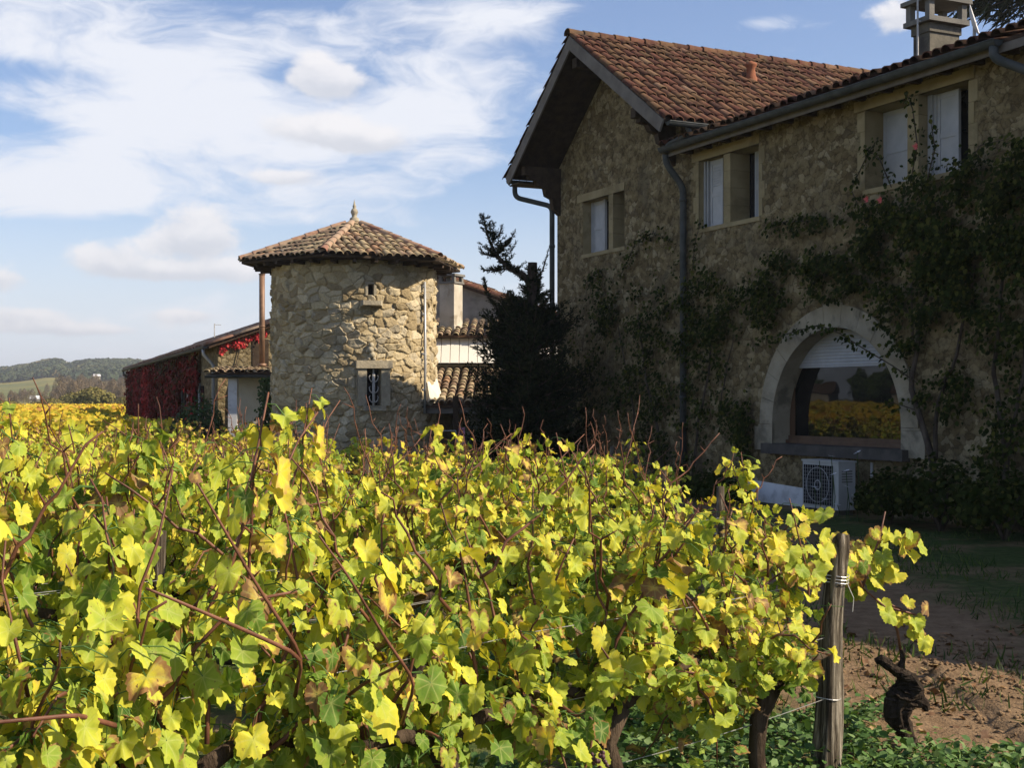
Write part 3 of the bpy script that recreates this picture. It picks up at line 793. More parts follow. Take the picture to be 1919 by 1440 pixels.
b = MB(); b.box((2.30, .20, 4.983), (2.355, .28, 6.197)); b.box((2.215, .16, 4.983), (2.298, .22, 6.197)); b.build('window_frame', M['white_paint'], w2)

# the arched window
aw = MB(); D = .36; n = 28
ang = [math.pi * i / n for i in range(n + 1)]
pin = [(AR_C + AR_R, AR_Z0)] + [(AR_C + AR_R * math.cos(t), AR_SP + AR_R * math.sin(t)) for t in ang] + [(AR_C - AR_R, AR_Z0)]
for (a, b_) in zip(pin[:-1], pin[1:]): aw.quad((a[0], -.03, a[1]), (b_[0], -.03, b_[1]), (b_[0], D, b_[1]), (a[0], D, a[1]))
RO = 1.92
vs_n = 13
for i in range(vs_n):           # voussoirs
    t0 = math.pi * i / vs_n + .0025; t1 = math.pi * (i + 1) / vs_n - .0025; ro = RO + (.04 if i == 6 else 0)
    tt = np.linspace(t0, t1, 5); v = []
    for y in (-.03, .03):
        for r in (AR_R, ro): v += [(AR_C + r * math.cos(t), y, AR_SP + r * math.sin(t)) for t in tt]
    f = [(q, q + 1, 5 + q + 1, 5 + q) for q in range(4)] + [(5 + q, 5 + q + 1, 15 + q + 1, 15 + q) for q in range(4)] + [(0, 5, 15, 10), (4, 14, 19, 9)]
    aw.add(v, f)
for s in (-1, 1):
    e = AR_C + s * AR_R; zt = AR_SP
    for k, (za, zb, w_) in enumerate(((AR_Z0 - .12, AR_Z0 + .28, .50), (AR_Z0 + .285, AR_SP - .003, .39))):
        a, b_ = (e, e + w_) if s > 0 else (e - w_, e); aw.box((a, -.03, za), (b_, .03, zb))
AW = aw.build('arched_window', M['arch_stone'], HOUSE)
b = MB(); b.box((AR_C - AR_R - .16, -.15, AR_Z0 - .17), (AR_C + AR_R + .16, .40, AR_Z0)); b.build('window_sill', M['dark_sill'], AW)


def arch_poly(x0, x1, z0, z1, R_, y, n=24):
    """part of the arch opening between two heights, as a polygon at depth y"""
    pts = []
    zz = np.linspace(z0, z1, n)
    def hw(z): return R_ if z <= AR_SP else math.sqrt(max(0, R_ * R_ - (z - AR_SP) ** 2))
    Rr = [(min(x1, AR_C + hw(z)), y, z) for z in zz]; Ll = [(max(x0, AR_C - hw(z)), y, z) for z in zz]
    return Rr, Ll


def arch_sheet(mb, x0, x1, z0, z1, R_, y, n=24):
    Rr, Ll = arch_poly(x0, x1, z0, z1, R_, y, n)
    v = Ll + Rr; mb.add(v, [(i, n + i, n + i + 1, i + 1) for i in range(n - 1)])


RA = AR_R - .004
b = MB(); arch_sheet(b, -9, 9, AR_Z0 + .12, 2.31, RA - .10, .35); b.build('pane', M['glass'], AW)
b = MB()   # wooden frame: left stile, sill rail, right stile
arch_sheet(b, -9, -1.11, AR_Z0, 2.31, RA, .335)
arch_sheet(b, 1.70, 9, AR_Z0, 2.31, RA, .335)
b.box((-1.26, .305, AR_Z0 + .001), (1.86, .37, AR_Z0 + .13)); b.box((-1.26, .25, AR_Z0 + .002), (1.86, .304, AR_Z0 + .06))
b.build('window_frame', M['brown_wood'], AW)
b = MB()
z = 2.31
while z < AR_SP + RA - .05:   # roller blind slats
    z1 = min(z + .052, AR_SP + RA - .01); h = math.sqrt(max(0, RA * RA - (z - AR_SP) ** 2)); h1 = math.sqrt(max(.0001, RA * RA - (z1 - AR_SP) ** 2))
    b.add([(AR_C - h, .28, z), (AR_C + h, .28, z), (AR_C + (h + h1) / 2, .272, z + .02), (AR_C - (h + h1) / 2, .272, z + .02), (AR_C + h1, .282, z1 - .004), (AR_C - h1, .282, z1 - .004), (AR_C + h1, .288, z1), (AR_C - h1, .288, z1)],
          [(0, 1, 2, 3), (3, 2, 4, 5), (5, 4, 6, 7)]); z += .052
b.box((AR_C - 1.22, .275, 2.285), (AR_C + 1.22, .30, 2.309)); b.build('roller_blind', M['white_paint'], AW)
b = MB(); b.box((AR_C - AR_R - .1, .38, AR_Z0 - .1), (AR_C + AR_R + .1, .45, AR_SP + AR_R + .1)); b.build('dark_backing', M['black'], AW)
# white painted plinth
b = MB(); b.add([(-2.0, -.025, 0), (-.30, -.025, 0), (-.30, -.025, .30), (-2.0, -.025, .37), (-2.0, 0, .37), (-.30, 0, .30)], [(0, 1, 2, 3), (3, 2, 5, 4), ]); b.build('plinth', M['white_wall'], HOUSE)
# vent pot on the tiles
b = MB(); pr = lr * .36; p = np.array((APX, 0, APZ)) + dr / lr * pr
b.lathe([(.13, -.1), (.13, .10), (.10, .16), (.085, .30), (.125, .36), (.125, .40), (.0, .47)], (p[0], 2.55, p[2]), 14); b.build('vent_pot', M['clay'], HOUSE, True)
# chimney with pillared cap, aerial mast
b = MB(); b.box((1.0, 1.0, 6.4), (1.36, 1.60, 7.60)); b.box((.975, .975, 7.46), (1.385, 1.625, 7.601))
ch = b.build('chimney', M['render_shaded'], HOUSE)
b = MB(); b.box((.89, .89, 7.603), (1.47, 1.71, 7.68))
for px_, py_ in ((.97, .97), (1.39, .97), (.97, 1.63), (1.39, 1.63)): b.box((px_ - .05, py_ - .05, 7.682), (px_ + .05, py_ + .05, 7.93))
b.box((.86, .86, 7.932), (1.50, 1.74, 8.0)); b.add([(.9, .9, 8.002), (1.46, .9, 8.002), (1.46, 1.7, 8.002), (.9, 1.7, 8.002), (1.18, 1.3, 8.2)], [(0, 1, 4), (1, 2, 4), (2, 3, 4), (3, 0, 4)])
b.build('chimney_cap', M['render_dark'], ch)


def hw(x, y, z):   # house local -> world
    c, s = math.cos(R(-64.7)), math.sin(R(-64.7)); return (4.97 + x * c - y * s, 21 + x * s + y * c, z)


b = MB(); b.tube([hw(1.27, .84, 6.7), hw(1.27, .84, 9.6)], .016, 8, caps=True); b.tube([hw(1.27, .84, 7.62), hw(1.30, 1.0, 7.62)], .012, 6); b.tube([hw(.8, .84, 9.4), hw(1.8, .84, 9.4)], .008, 6)
for k in range(5): b.tube([hw(.85 + k * .22, .62, 9.4), hw(.85 + k * .22, 1.06, 9.4)], .005, 5)
tag(b.build('aerial_mast', M['iron']), 'thin metal aerial mast fixed to the roof chimney', 'aerial')
# satellite dish seen edge-on behind the roof
b = MB(); seg = 24
c0_ = np.array(hw(2.28, 1.0, 7.38)); axis = unit(np.array((.88, -.42, .28))); t1_ = unit(np.cross(axis, (0, 0, 1))); t2_ = np.cross(t1_, axis)
prof = [(0, -.045), (.09, -.04), (.18, -.02), (.25, .012)]
v = [tuple(c0_ + t1_ * r * math.cos(a) + t2_ * r * math.sin(a) + axis * h) for r, h in prof for a in np.arange(seg) * 2 * math.pi / seg]
b.add(v, [(i * seg + j, i * seg + (j + 1) % seg, (i + 1) * seg + (j + 1) % seg, (i + 1) * seg + j) for i in range(3) for j in range(seg)])
DISH = empty('satellite_dish', tuple(c0_ - np.array((0, 0, .7))), 0, 'white satellite dish seen edge-on above the roof tiles', 'dish')
o = b.build('reflector', M['white_wall'], DISH, True); o.location = tuple(-(c0_ - np.array((0, 0, .7))))
b = MB(); b.tube([(0, 0, -.4), (0, 0, .68)], .025, 8); b.build('mast', M['iron'], DISH)

# air conditioning unit standing by the wall (local coordinates of the house, own root)
AC = empty('air_conditioner', hw(.70, -.42, 0), R(-64.7), 'cream outdoor air conditioning unit below the arched window', 'air conditioner')
b = MB(); b.box((-.43, -.16, .08), (.43, .16, .80)); b.box((-.445, -.175, .80), (.445, .175, .825))
cas = b.build('casing', M['casing'], AC)
b = MB(); b.box((-.39, -.172, .14), (.30, -.1605, .75)); b.build('grille_recess', M['black'], AC)
b = MB()
b.tube([(-.045 + .27 * math.cos(t), -.178, .445 + .27 * math.sin(t)) for t in np.linspace(0, 6.283, 30)], .006, 5); b.tube([(-.045 + .07 * math.cos(t), -.178, .445 + .07 * math.sin(t)) for t in np.linspace(0, 6.283, 16)], .01, 5)
for i in range(13): b.box((-.39 + i * .0575 - .0016, -.185, .14), (-.39 + i * .0575 + .0016, -.181, .75))
for i in range(12): b.box((-.39, -.1808, .14 + i * .0555 - .0016), (.30, -.177, .14 + i * .0555 + .0016))
b.build('grille', M['zinc_light'], AC)
for s in (-.3, .3):
    b = MB(); b.box((s - .05, -.18, 0), (s + .05, .18, .079)); b.build('foot', M['render_dark'], AC)
b = MB(); b.tube([(.40, .10, .30), (.50, .12, .30), (.52, .30, .34), (.52, .40, .50), (.52, .40, .80)], .022, 8); b.build('refrigerant_pipe', M['casing'], AC, True)
b = MB()
for k in range(5): b.box((.4305, -.1, .5 + k * .04), (.436, .1, .52 + k * .04))
b.build('side_louvre', M['render_dark'], AC)

# ------------------------------------------------------------------ round tower
TC = (-4.10, 34.0); TR = 2.13; TH = 5.25
TOW = empty('stone_tower', (TC[0], TC[1], 0), 0, 'round rubble stone tower with six-sided tiled roof and finial', 'tower')
gT = np.random.default_rng(4)
faceang = math.atan2(-TC[1], -TC[0])     # direction towards the viewer


def tpos(th, r, z):   # th: angle right of the viewer direction, as seen
    a = faceang + th; return np.array((math.cos(a) * r, math.sin(a) * r, z))


nper = 44; cu = 2 * math.pi * TR / nper
nth, nz = 900, 330
th = np.linspace(-math.pi, math.pi, nth); zz = np.linspace(-.05, TH, nz)
ZZ, TT = np.meshgrid(zz, th, indexing='ij')
ed_, ra_, rb_, tx_, ty_ = rubble((TT + math.pi) * TR, ZZ, cu, .172, 31, nper)
sm = np.clip((ed_ - .05 + .12 * (fbm(TT * TR * 9, ZZ * 9, 41) - .47)) / .13, 0, 1); sm = sm * sm * (3 - 2 * sm)
Hh = .050 * sm * (.15 + 1.1 * rb_) + .062 * sm * ((ra_ - .5) * tx_ * 1.6 + (rb_ - .5) * ty_ * 1.8) + .024 * (fbm(TT * TR * 8, ZZ * 9, 3, 5) - .48) * 2 + .03 * (fbm(TT * TR * 1.2, ZZ * 1.2, 12) - .5)
WT0, WT1, WZ0, WZ1 = .140, .312, 1.60, 2.52
STz = (4.30, 4.58); STt = (.155, .225)
frame = (TT > WT0 - .13) & (TT < WT1 + .13) & (ZZ > WZ0 - .1) & (ZZ < WZ1 + .16)
Hh = np.where(frame, -.01, Hh)
RR = TR - .04 + Hh + .05 * np.clip((.9 - ZZ) / .9, 0, 1)
A = faceang + TT
Xt, Yt = np.cos(A) * RR, np.sin(A) * RR
V = np.stack([Xt, Yt, ZZ], -1).reshape(-1, 3)
C = np.stack([ra_, 1 - np.clip(ed_ / .12, 0, 1), rb_], -1).reshape(-1, 3)
i = np.arange(nz - 1)[:, None] * nth + np.arange(nth - 1)[None]
F = np.stack([i, i + 1, i + nth + 1, i + nth], -1)
cut = ((TT > WT0) & (TT < WT1) & (ZZ > WZ0) & (ZZ < WZ1)) | ((TT > STt[0]) & (TT < STt[1]) & (ZZ > STz[0]) & (ZZ < STz[1]))
keepf = ~(cut[:-1, :-1] & cut[1:, 1:])
mesh_obj('wall', bpy.data.meshes.new('wall'), V, F[keepf].reshape(-1, 4), C, M['tower'], TOW, True)


def tframe(th):   # matrix: x to the right, y inwards, z up, at the tower surface
    a = faceang + th; inw = Vector((-math.cos(a), -math.sin(a), 0)); rt = Vector((-math.sin(a), math.cos(a), 0))
    m = Matrix((rt, inw, Vector((0, 0, 1)))).transposed().to_4x4(); p = tpos(th, TR, 0); m.translation = Vector(p); return m


TM = tframe((WT0 + WT1) / 2); hwid = (WT1 - WT0) / 2 * TR
b = MB()
b.box((-hwid - .22, -.03, WZ0), (-hwid, .35, WZ1), M=TM); b.box((hwid, -.03, WZ0), (hwid + .22, .35, WZ1), M=TM)
twin = b.build('window', M['grey_stone'], TOW)
b = MB(); b.box((-hwid - .27, -.075, WZ1), (hwid + .27, .35, WZ1 + .19), M=TM); b.build('lintel', M['grey_stone'], twin)
b = MB(); b.box((-hwid - .10, -.10, WZ0 - .12), (hwid + .10, .35, WZ0 - .001), M=TM); b.build('window_sill', M['grey_stone'], twin)
b = MB(); b.box((-hwid - .1, .36, WZ0 - .1), (hwid + .1, .40, WZ1 + .1), M=TM); b.build('dark_opening', M['black'], twin)
b = MB()


def tw(x, y, z): return tuple(TM @ Vector((x, y, z)))


b.tube([tw(0, .05, WZ0), tw(0, .05, WZ1)], .022, 6)
b.box((-.035, .03, WZ0), (.035, .045, WZ1 - .12), M=TM)
for z, s in ((1.72, 1), (1.95, -1), (2.22, 1)):
    for sg in (1, -1):
        b.tube([tw(0, .04, z), tw(sg * .05, .03, z - .03), tw(sg * .10, .02, z + .02), tw(sg * .115, .02, z + .10), tw(sg * .09, .02, z + .13)], [.016, .016, .014, .012, .006], 6)
b.build('iron_grille', M['iron'], twin, True)
SM = tframe((STt[0] + STt[1]) / 2); hs = (STt[1] - STt[0]) / 2 * TR
b = MB(); b.box((-hs - .06, -.02, STz[0]), (-hs, .25, STz[1]), M=SM); b.box((hs, -.02, STz[0]), (hs + .06, .25, STz[1]), M=SM); b.box((-hs - .07, -.03, STz[1]), (hs + .07, .25, STz[1] + .05), M=SM)
slit = b.build('slit_window', M['grey_stone'], TOW)
b = MB(); b.box((-hs - .05, .16, STz[0] - .05), (hs + .05, .2, STz[1] + .05), M=SM); b.build('dark_opening', M['black'], slit)
b = MB(); v = []
for y, hw_ in ((-.16, .22), (-.1, .27), (.1, .29)): v += [tuple(SM @ Vector((s * hw_, y, z))) for s, z in ((-1, 4.17), (1, 4.17), (1, 4.06 if y < -.12 else 4.03), (-1, 4.06 if y < -.12 else 4.03))]
b.add(v, [(0, 1, 2, 3), (0, 4, 5, 1), (4, 8, 9, 5), (3, 2, 6, 7), (7, 6, 10, 11), (0, 3, 7, 4), (4, 7, 11, 8), (1, 5, 6, 2), (5, 9, 10, 6)]); b.build('stone_ledge', M['grey_stone'], TOW)
b = MB(); CM = tframe(.19)      # small carved relief
for (x, z, r) in ((0, 3.08, .075), (-.02, 2.97, .095), (.02, 2.85, .09), (-.09, 2.93, .05), (.10, 2.98, .05), (-.06, 2.76, .055), (.07, 2.74, .055)):
    c = CM @ Vector((x, -.03, z)); b.lathe([(0.001, -r), (r * .7, -r * .7), (r, 0), (r * .7, r * .7), (.001, r)], tuple(c), 8)
b.build('carved_relief', M['grey_stone'], TOW, True)
b = MB(); p0, p1 = tpos(.925, TR + .07, 1.4), tpos(.925, TR + .07, 4.72); b.tube([p1, (p0 * .6 + p1 * .4) + np.array((.012, 0, 0)), p0], .032, 8)
for z in (2.0, 2.9, 3.9, 4.6): q = tpos(.925, TR + .04, z); b.tube([q - np.array((0, 0, .03)), q + np.array((0, 0, .03))], .05, 8)
b.build('conduit', M['zinc_light'], TOW, True)
# roof
RH, EZ, AZP = 2.92, 5.24, 6.33
corner = [R(-15 + 60 * k) for k in range(6)]
cv = [tpos(t, RH, EZ) for t in corner]; apex = np.array((0, 0, AZP))
tr = MB()
for k in range(6):
    a, b2 = cv[k], cv[(k + 1) % 6]; mid = (a + b2) / 2; ea = unit(b2 - a); la = np.linalg.norm(b2 - a); ed2 = mid - apex; ld = np.linalg.norm(ed2); ed2 = ed2 / ld
    o_ = apex - ea * la / 2
    canal(tr, o_, ea, ed2, la, ld + .05, gT, pitch=.20, course=.36, keep=lambda aa, dd, la=la, ld=ld: abs(aa - la / 2) < la / 2 * (dd / ld) - .0)
tr.build('roof', M['tower_tile'], TOW, True)
hp = MB()
for k in range(6): ridge_tiles(hp, cv[k] * 1.0 + np.array((0, 0, .07)), apex + np.array((0, 0, .09)), gT, r=.105)
hp.build('hip_tiles', M['hip_tile'], TOW, True)
b = MB(); lo_ = [c + np.array((0, 0, -.02)) for c in cv]
for k in range(6): b.add([apex - np.array((0, 0, .02)), lo_[k], lo_[(k + 1) % 6]], [(0, 1, 2)]); b.add([lo_[k], lo_[(k + 1) % 6], lo_[(k + 1) % 6] - np.array((0, 0, .05)), lo_[k] - np.array((0, 0, .05))], [(0, 1, 2, 3)])
b.add([c - np.array((0, 0, .05)) for c in lo_], [tuple(range(6))])
b.build('eave', M['dark_wood'], TOW)
for k in range(30):
    t = k * 2 * math.pi / 30; m_ = tframe(t); b = MB(); b.box((-.045, -.44, EZ - .16), (.045, .1, EZ - .075), M=m_); b.build('rafter', M['dark_wood'], TOW)
b = MB(); b.lathe([(.13, -.02), (.12, .06), (.06, .10), (.075, .16), (.10, .22), (.075, .29), (.035, .33), (.05, .37), (.03, .41), (.012, .50), (.001, .56)], (0, 0, AZP + .08), 12); b.build('finial', M['grey_stone'], TOW, True)

# ------------------------------------------------------------------ long creeper-covered barn behind the tower
BA = np.array((-9.0, 40.0)); bw = unit(np.array((-12.2, 32.6))); bang = math.atan2(bw[1], bw[0])      # local +x runs away along the facade, local y to the right (inwards = -y)
BARN = empty('stone_barn', (BA[0], BA[1], 0), bang, 'long low stone barn behind the tower, shaded wall under red creeper', 'barn')
BL, BW_, BE, BS = 34.8, 7.0, 3.45, .36
b = MB(); br = BE + BW_ / 2 * BS
b.quad((0, 0, 0), (BL, 0, 0), (BL, 0, BE), (0, 0, BE)); b.quad((0, -BW_, 0), (BL, -BW_, 0), (BL, -BW_, BE), (0, -BW_, BE))
for x in (0, BL): b.add([(x, 0, 0), (x, -BW_, 0), (x, -BW_, BE), (x, -BW_ / 2, br), (x, 0, BE)], [(0, 1, 2, 3, 4)])
b.build('wall', M['facade'], BARN)
b = MB(); gB = np.random.default_rng(5)
dn = unit(np.array((0, 1, -BS)))
canal(b, (-.25, -BW_ / 2, br + .06), (1, 0, 0), dn, BL + .6, (BW_ / 2 + .3) * math.hypot(1, BS), gB, pitch=.24, course=.9)
ridge_tiles(b, (-.25, -BW_ / 2, br + .12), (BL + .3, -BW_ / 2, br + .12), gB)
canal(b, (-.25, -BW_ / 2, br + .06), (1, 0, 0), unit(np.array((0, -1, -BS))), 1.0, (BW_ / 2 + .3) * math.hypot(1, BS), gB, pitch=.24, course=.45)
b.build('roof', M['hip_tile'], BARN, True)
b = MB(); e = .3
for s in (1, -1):
    y0 = -BW_ / 2; y1 = y0 + s * (BW_ / 2 + e); z1 = br - (BW_ / 2 + e) * BS
    b.add([(-.25, y0, br + .05), (BL + .35, y0, br + .05), (BL + .35, y1, z1 + .05), (-.25, y1, z1 + .05), (-.25, y0, br - .03), (BL + .35, y0, br - .03), (BL + .35, y1, z1 - .03), (-.25, y1, z1 - .03)], [(0, 1, 2, 3), (4, 5, 6, 7), (0, 3, 7, 4), (3, 2, 6, 7), (1, 5, 6, 2)])
b.build('roof_decking', M['under_tile'], BARN)
b = MB(); gutter(b, (-.1, e + .09, BE - .08), (BL + .2, e + .09, BE - .08), .08); b.build('gutter', M['zinc'], BARN)
for x in (.35, BL - .5):
    b = MB(); b.tube([(x, e + .09, BE - .15), (x, e + .09, BE - .3), (x, .09, BE - .65), (x, .09, 0)], .055, 8); b.build('downpipe', M['zinc_light' if x < 1 else 'zinc'], BARN, True)
for x in (3.2, 6.4, 8.3):
    b = MB(); b.box((x, .0, .9), (x + 1.0, .03, 2.2)); w_ = b.build('window', M['dark_glass'], BARN)
    b = MB(); b.box((x + 1.0, -.02, .85), (x + 1.12, .06, 2.3)); b.build('window_frame', M['white_paint'], w_)
b = MB(); b.box((-.03, -1.55, 2.55), (.04, -1.05, 3.62)); b.build('shutter', M['dark_wood'], BARN)
b = MB(); b.lathe([(.1, 0), (.06, .1), (.10, .25), (.03, .36), (.05, .42), (.01, .75)], (6.5, -BW_ / 2, br + .12), 10); b.build('finial', M['grey_stone'], BARN, True)
b = MB(); b.tube([(20, -2.6, br - .3), (20, -2.6, br + .50)], .022, 6); b.tube([(20, -2.6, br + .45), (20, -2.9, br + .45)], .016, 6); b.build('aerial', M['iron'], BARN)


def barn_w(x, y, z): return np.array((BA[0] + x * bw[0] - y * bw[1], BA[1] + x * bw[1] + y * bw[0], z))


def wall_leaves(name, n, sampler, mat, size, out, g, kind='oval', parent=None, hue=None, nrm=(0, 0, 1), jit=.5):
    P, Nn = sampler(n)
    nr = unit(np.asarray(Nn) + g.normal(0, jit, (n, 3))); tip = np.array((0, 0, -1.)) + g.normal(0, .5, (n, 3))
    h = g.uniform(0, 1, n) if hue is None else hue
    return cloud_obj(name, [leaves(kind, P, nr, tip, g.uniform(size[0], size[1], n), h, g.uniform(0, 1, n), g)], mat, parent)


gL = np.random.default_rng(9)
CRP = empty('red_creeper', tuple(barn_w(14, .1, 0)), 0, 'dark red virginia creeper covering the shaded long wall of the barn', 'creeper')
n = 15000
x = gL.uniform(0, BL + .1, n * 2); z = gL.uniform(0, BE - .12, n * 2)
dens = fbm(x * .35, z * .5, 4) + .3 * (x > 9) - .30 * ((x > 6) & (x < 9.6) & (z < 2.2)) - .25 * (x < 4) - .25 * ((x > 3) & (x < 4.4) & (z < 2.2) & (z > .8))
k_ = dens > .42; x, z = x[k_], z[k_]; n = len(x)
hue = np.clip(fbm(x * .28, z * .22 + 8, 6) * 1.7 - .42 + gL.normal(0, .16, n), 0, 1)
P = np.array([barn_w(a, .04 + abs(gL.normal(0, .10)) + .22 * max(0, c2), c) for a, c, c2 in zip(x, z, fbm(x * .9, z * 1.6, 31) - .35)])
nb = barn_w(0, 1, 0) - barn_w(0, 0, 0)
fol = cloud_obj('foliage', [leaves('oval', P, nb + gL.normal(0, .45, (n, 3)), np.array((0, 0, -1.)) + gL.normal(0, .4, (n, 3)), gL.uniform(.10, .22, n), hue, gL.uniform(0, 1, n), gL)], M['red_leaf'], CRP)
fol.location = -CRP.location
b = MB()
for k in range(9):
    xx_ = 5 + k * 3.2; b.tube([barn_w(xx_, .05, 0), barn_w(xx_ + .2, .06, 1.2), barn_w(xx_ - .1, .06, 2.4), barn_w(xx_ + .3, .06, 3.2)], [.05, .04, .03, .015], 6)
o = b.build('stem', M['stem'], CRP); o.location = -CRP.location
CR2 = empty('red_creeper', tuple(barn_w(-.1, -.8, 0)), 0, 'bright red sunlit creeper on the end wall of the barn', 'creeper')
n = 2600; y = gL.uniform(-2.4, -.05, n); z = gL.uniform(2.2, 3.9, n)
top = BE + (-y) * BS - .05
dens = fbm(y * 1.6, z * 1.6, 15) + .55 * np.clip((z - top + .75) / .75, -1, 1) * (y > -1.5)
k_ = (dens > .68) & (z < top); y, z = y[k_], z[k_]; n = len(y)
P = np.array([barn_w(-.03 - abs(gL.normal(0, .05)), a, c) for a, c in zip(y, z)]); nb2 = barn_w(-1, 0, 0) - barn_w(0, 0, 0)
o = cloud_obj('foliage', [leaves('oval', P, nb2 + gL.normal(0, .4, (n, 3)), np.array((0, 0, -1.)) + gL.normal(0, .4, (n, 3)), gL.uniform(.05, .10, n), gL.uniform(0, 1, n), gL.uniform(0, 1, n), gL)], M['bright_red'], CR2); o.location = -CR2.location
b = MB(); b.tube([barn_w(-.04, -.3, 0), barn_w(-.05, -.35, 2), barn_w(-.05, -.7, 3.5)], [.03, .025, .01], 6); o = b.build('stem', M['stem'], CR2); o.location = -CR2.location

# porch between barn and tower
PO = empty('porch', (-7.75, 37.6, 0), R(0), 'low tiled porch with pale pillar between barn and tower', 'porch')
b = MB(); gutter(b, (-1.02, -.22, 2.44), (1.9, -.22, 2.44), .075); b.build('gutter', M['zinc'], PO)
b = MB(); canal(b, (-1.0, 2.0, 2.66), (1, 0, 0), unit(np.array((0, -1, -.075))), 2.9, 2.2, gB, pitch=.22); b.build('roof', M['tower_tile'], PO, True)
b = MB(); b.add([(-1.0, -.2, 2.47), (1.9, -.2, 2.47), (1.9, 2.0, 2.64), (-1.0, 2.0, 2.64), (-1.0, -.2, 2.40), (1.9, -.2, 2.40), (1.9, 2.0, 2.57), (-1.0, 2.0, 2.57)], [(0, 1, 2, 3), (4, 5, 6, 7), (0, 3, 7, 4), (0, 1, 5, 4)]); b.build('roof_decking', M['dark_wood'], PO)
b = MB(); b.box((-.42, .0, 0), (-.16, .26, 2.42)); b.build('pillar', M['white_wall'], PO)
b = MB(); b.box((-.42, 1.0, 0), (1.9, 1.1, 2.46)); b.build('wall', M['cream_wall'], PO)
b = MB(); b.tube([(.35, 1.1, 2.75), (.35, 1.1, 5.45)], .085, 12); b.tube([(.35, 1.1, 5.45), (.35, 1.1, 5.48)], .10, 12); b.tube([(.35, 1.1, 5.46), (.35, 1.1, 5.66)], .05, 10); b.tube([(.35, 1.1, 3.9), (.35, 1.1, 3.94)], .095, 12)
b.tube([(.35, 1.1, 2.72), (.35, 1.1, 2.82)], .13, 12)
b.build('flue_pipe', M['rust'], PO, True)


def bush(name, c, rx, ry, h, n, mat, label, cat='bush', size=(.06, .12), group=None, seed=1, kind='oval'):
    g = np.random.default_rng(seed); root = empty(name, (c[0], c[1], 0), g.uniform(0, 6), label, cat, group)
    d = rand_dirs(n, g); d[:, 2] = np.abs(d[:, 2]) * 1.2 - .15; r = g.uniform(.35, 1.0, n) ** .5
    lump = .72 + .55 * fbm(d[:, 0] * 2.6 + 7, d[:, 1] * 2.6 + d[:, 2] * 2.2, seed)
    P = np.stack([d[:, 0] * rx, d[:, 1] * ry, np.maximum(.02, .42 * h + d[:, 2] * .58 * h)], 1) * (r * lump)[:, None]
    P[:, 2] = np.maximum(.02, P[:, 2])
    cloud_obj('foliage', [leaves(kind, P, d + g.normal(0, .5, (n, 3)), g.normal(0, 1, (n, 3)) + np.array((0, 0, -.4)), g.uniform(size[0], size[1], n), np.clip(lump * .7 - .3 + g.normal(.1, .2, n), 0, 1), g.uniform(0, 1, n), g)], mat, root)
    b = MB()
    for k in range(5):
        a = g.uniform(0, 6.28); b.tube([(0, 0, 0), (math.cos(a) * rx * .2, math.sin(a) * ry * .2, h * .3), (math.cos(a) * rx * .5, math.sin(a) * ry * .5, h * .6)], [.03, .02, .008], 5)
    b.build('stem', M['stem'], root)
    return root


bush('bush', (-8.55, 36.0), .85, .6, 1.75, 2600, M['bush_leaf'], 'rounded dark green bush in front of the pale porch pillar', seed=3)
bush('bush', (-9.9, 38.0), .9, .7, 1.2, 1800, M['bush_leaf'], 'low dark bush at the near corner of the barn', seed=5)
bush('bush', (-11.6, 41), .9, .7, 1.0, 1500, M['bush_leaf'], 'small dark bush against the red creeper', seed=6)
IV = empty('climbing_ivy', (-6.25, 34.9, 0), 0, 'dark green ivy climbing between the porch and the tower', 'ivy')
n = 3200; zz_ = gL.uniform(0, 2.35, n); aa = gL.uniform(-1, 1, n)
P = np.stack([-.10 + aa * (.52 - .10 * zz_) + gL.normal(0, .08, n) - .12 * (zz_ < 1), gL.normal(0, .16, n) + .1, zz_], 1)
cloud_obj('foliage', [leaves('oval', P, np.array((-.3, -1, .3)) + gL.normal(0, .5, (n, 3)), np.array((0, 0, -1.)) + gL.normal(0, .5, (n, 3)), gL.uniform(.06, .12, n), gL.uniform(0, .8, n), gL.uniform(0, 1, n), gL)], M['bush_leaf'], IV)
b = MB(); b.tube([(0, 0, 0), (.1, .05, 1), (0, .1, 2.2)], [.05, .04, .02], 6); b.build('stem', M['stem'], IV)

# ------------------------------------------------------------------ sheds and house to the right of the tower
SH = empty('lean_to_shed', (-1.0, 33.0, 0), 0, 'open lean-to shed with mossy tiles right of the tower', 'shed')
b = MB(); ls = math.hypot(4.6, 1.0)
canal(b, (-1.25, 4.6, 2.62), (1, 0, 0), unit(np.array((.0, -4.6, -1.0))), 4.4, ls, gB, pitch=.23, course=.42); b.build('roof', M['tower_tile'], SH, True)
b = MB(); b.add([(-1.3, 0, 1.60), (3.3, 0, 1.60), (3.3, 4.6, 2.60), (-1.3, 4.6, 2.60), (-1.3, 0, 1.54), (3.3, 0, 1.54), (3.3, 4.6, 2.54), (-1.3, 4.6, 2.54)], [(0, 1, 2, 3), (4, 5, 6, 7), (0, 1, 5, 4), (0, 3, 7, 4)]); b.build('roof_decking', M['under_tile'], SH)
b = MB(); b.box((-1.28, .05, 1.40), (3.3, .17, 1.53)); b.build('beam', M['fascia'], SH)
for x in (-.42, 2.0):
    b = MB(); b.box((x - .07, -.10, 0), (x + .07, .045, 1.85 if x < 0 else 1.5)); b.build('post', M['dark_wood'], SH)
b = MB(); b.box((-1.28, 2.4, 0), (3.3, 2.5, 1.98)); b.build('wall', M['grey_stone'], SH)
b = MB(); b.box((-.30, 2.36, 0), (.35, 2.395, 1.72)); dd = b.build('door', M['white_paint'], SH)
b = MB(); b.tube([(.25, 2.34, .85), (.25, 2.34, .95)], .015, 6); b.build('handle', M['iron'], dd)
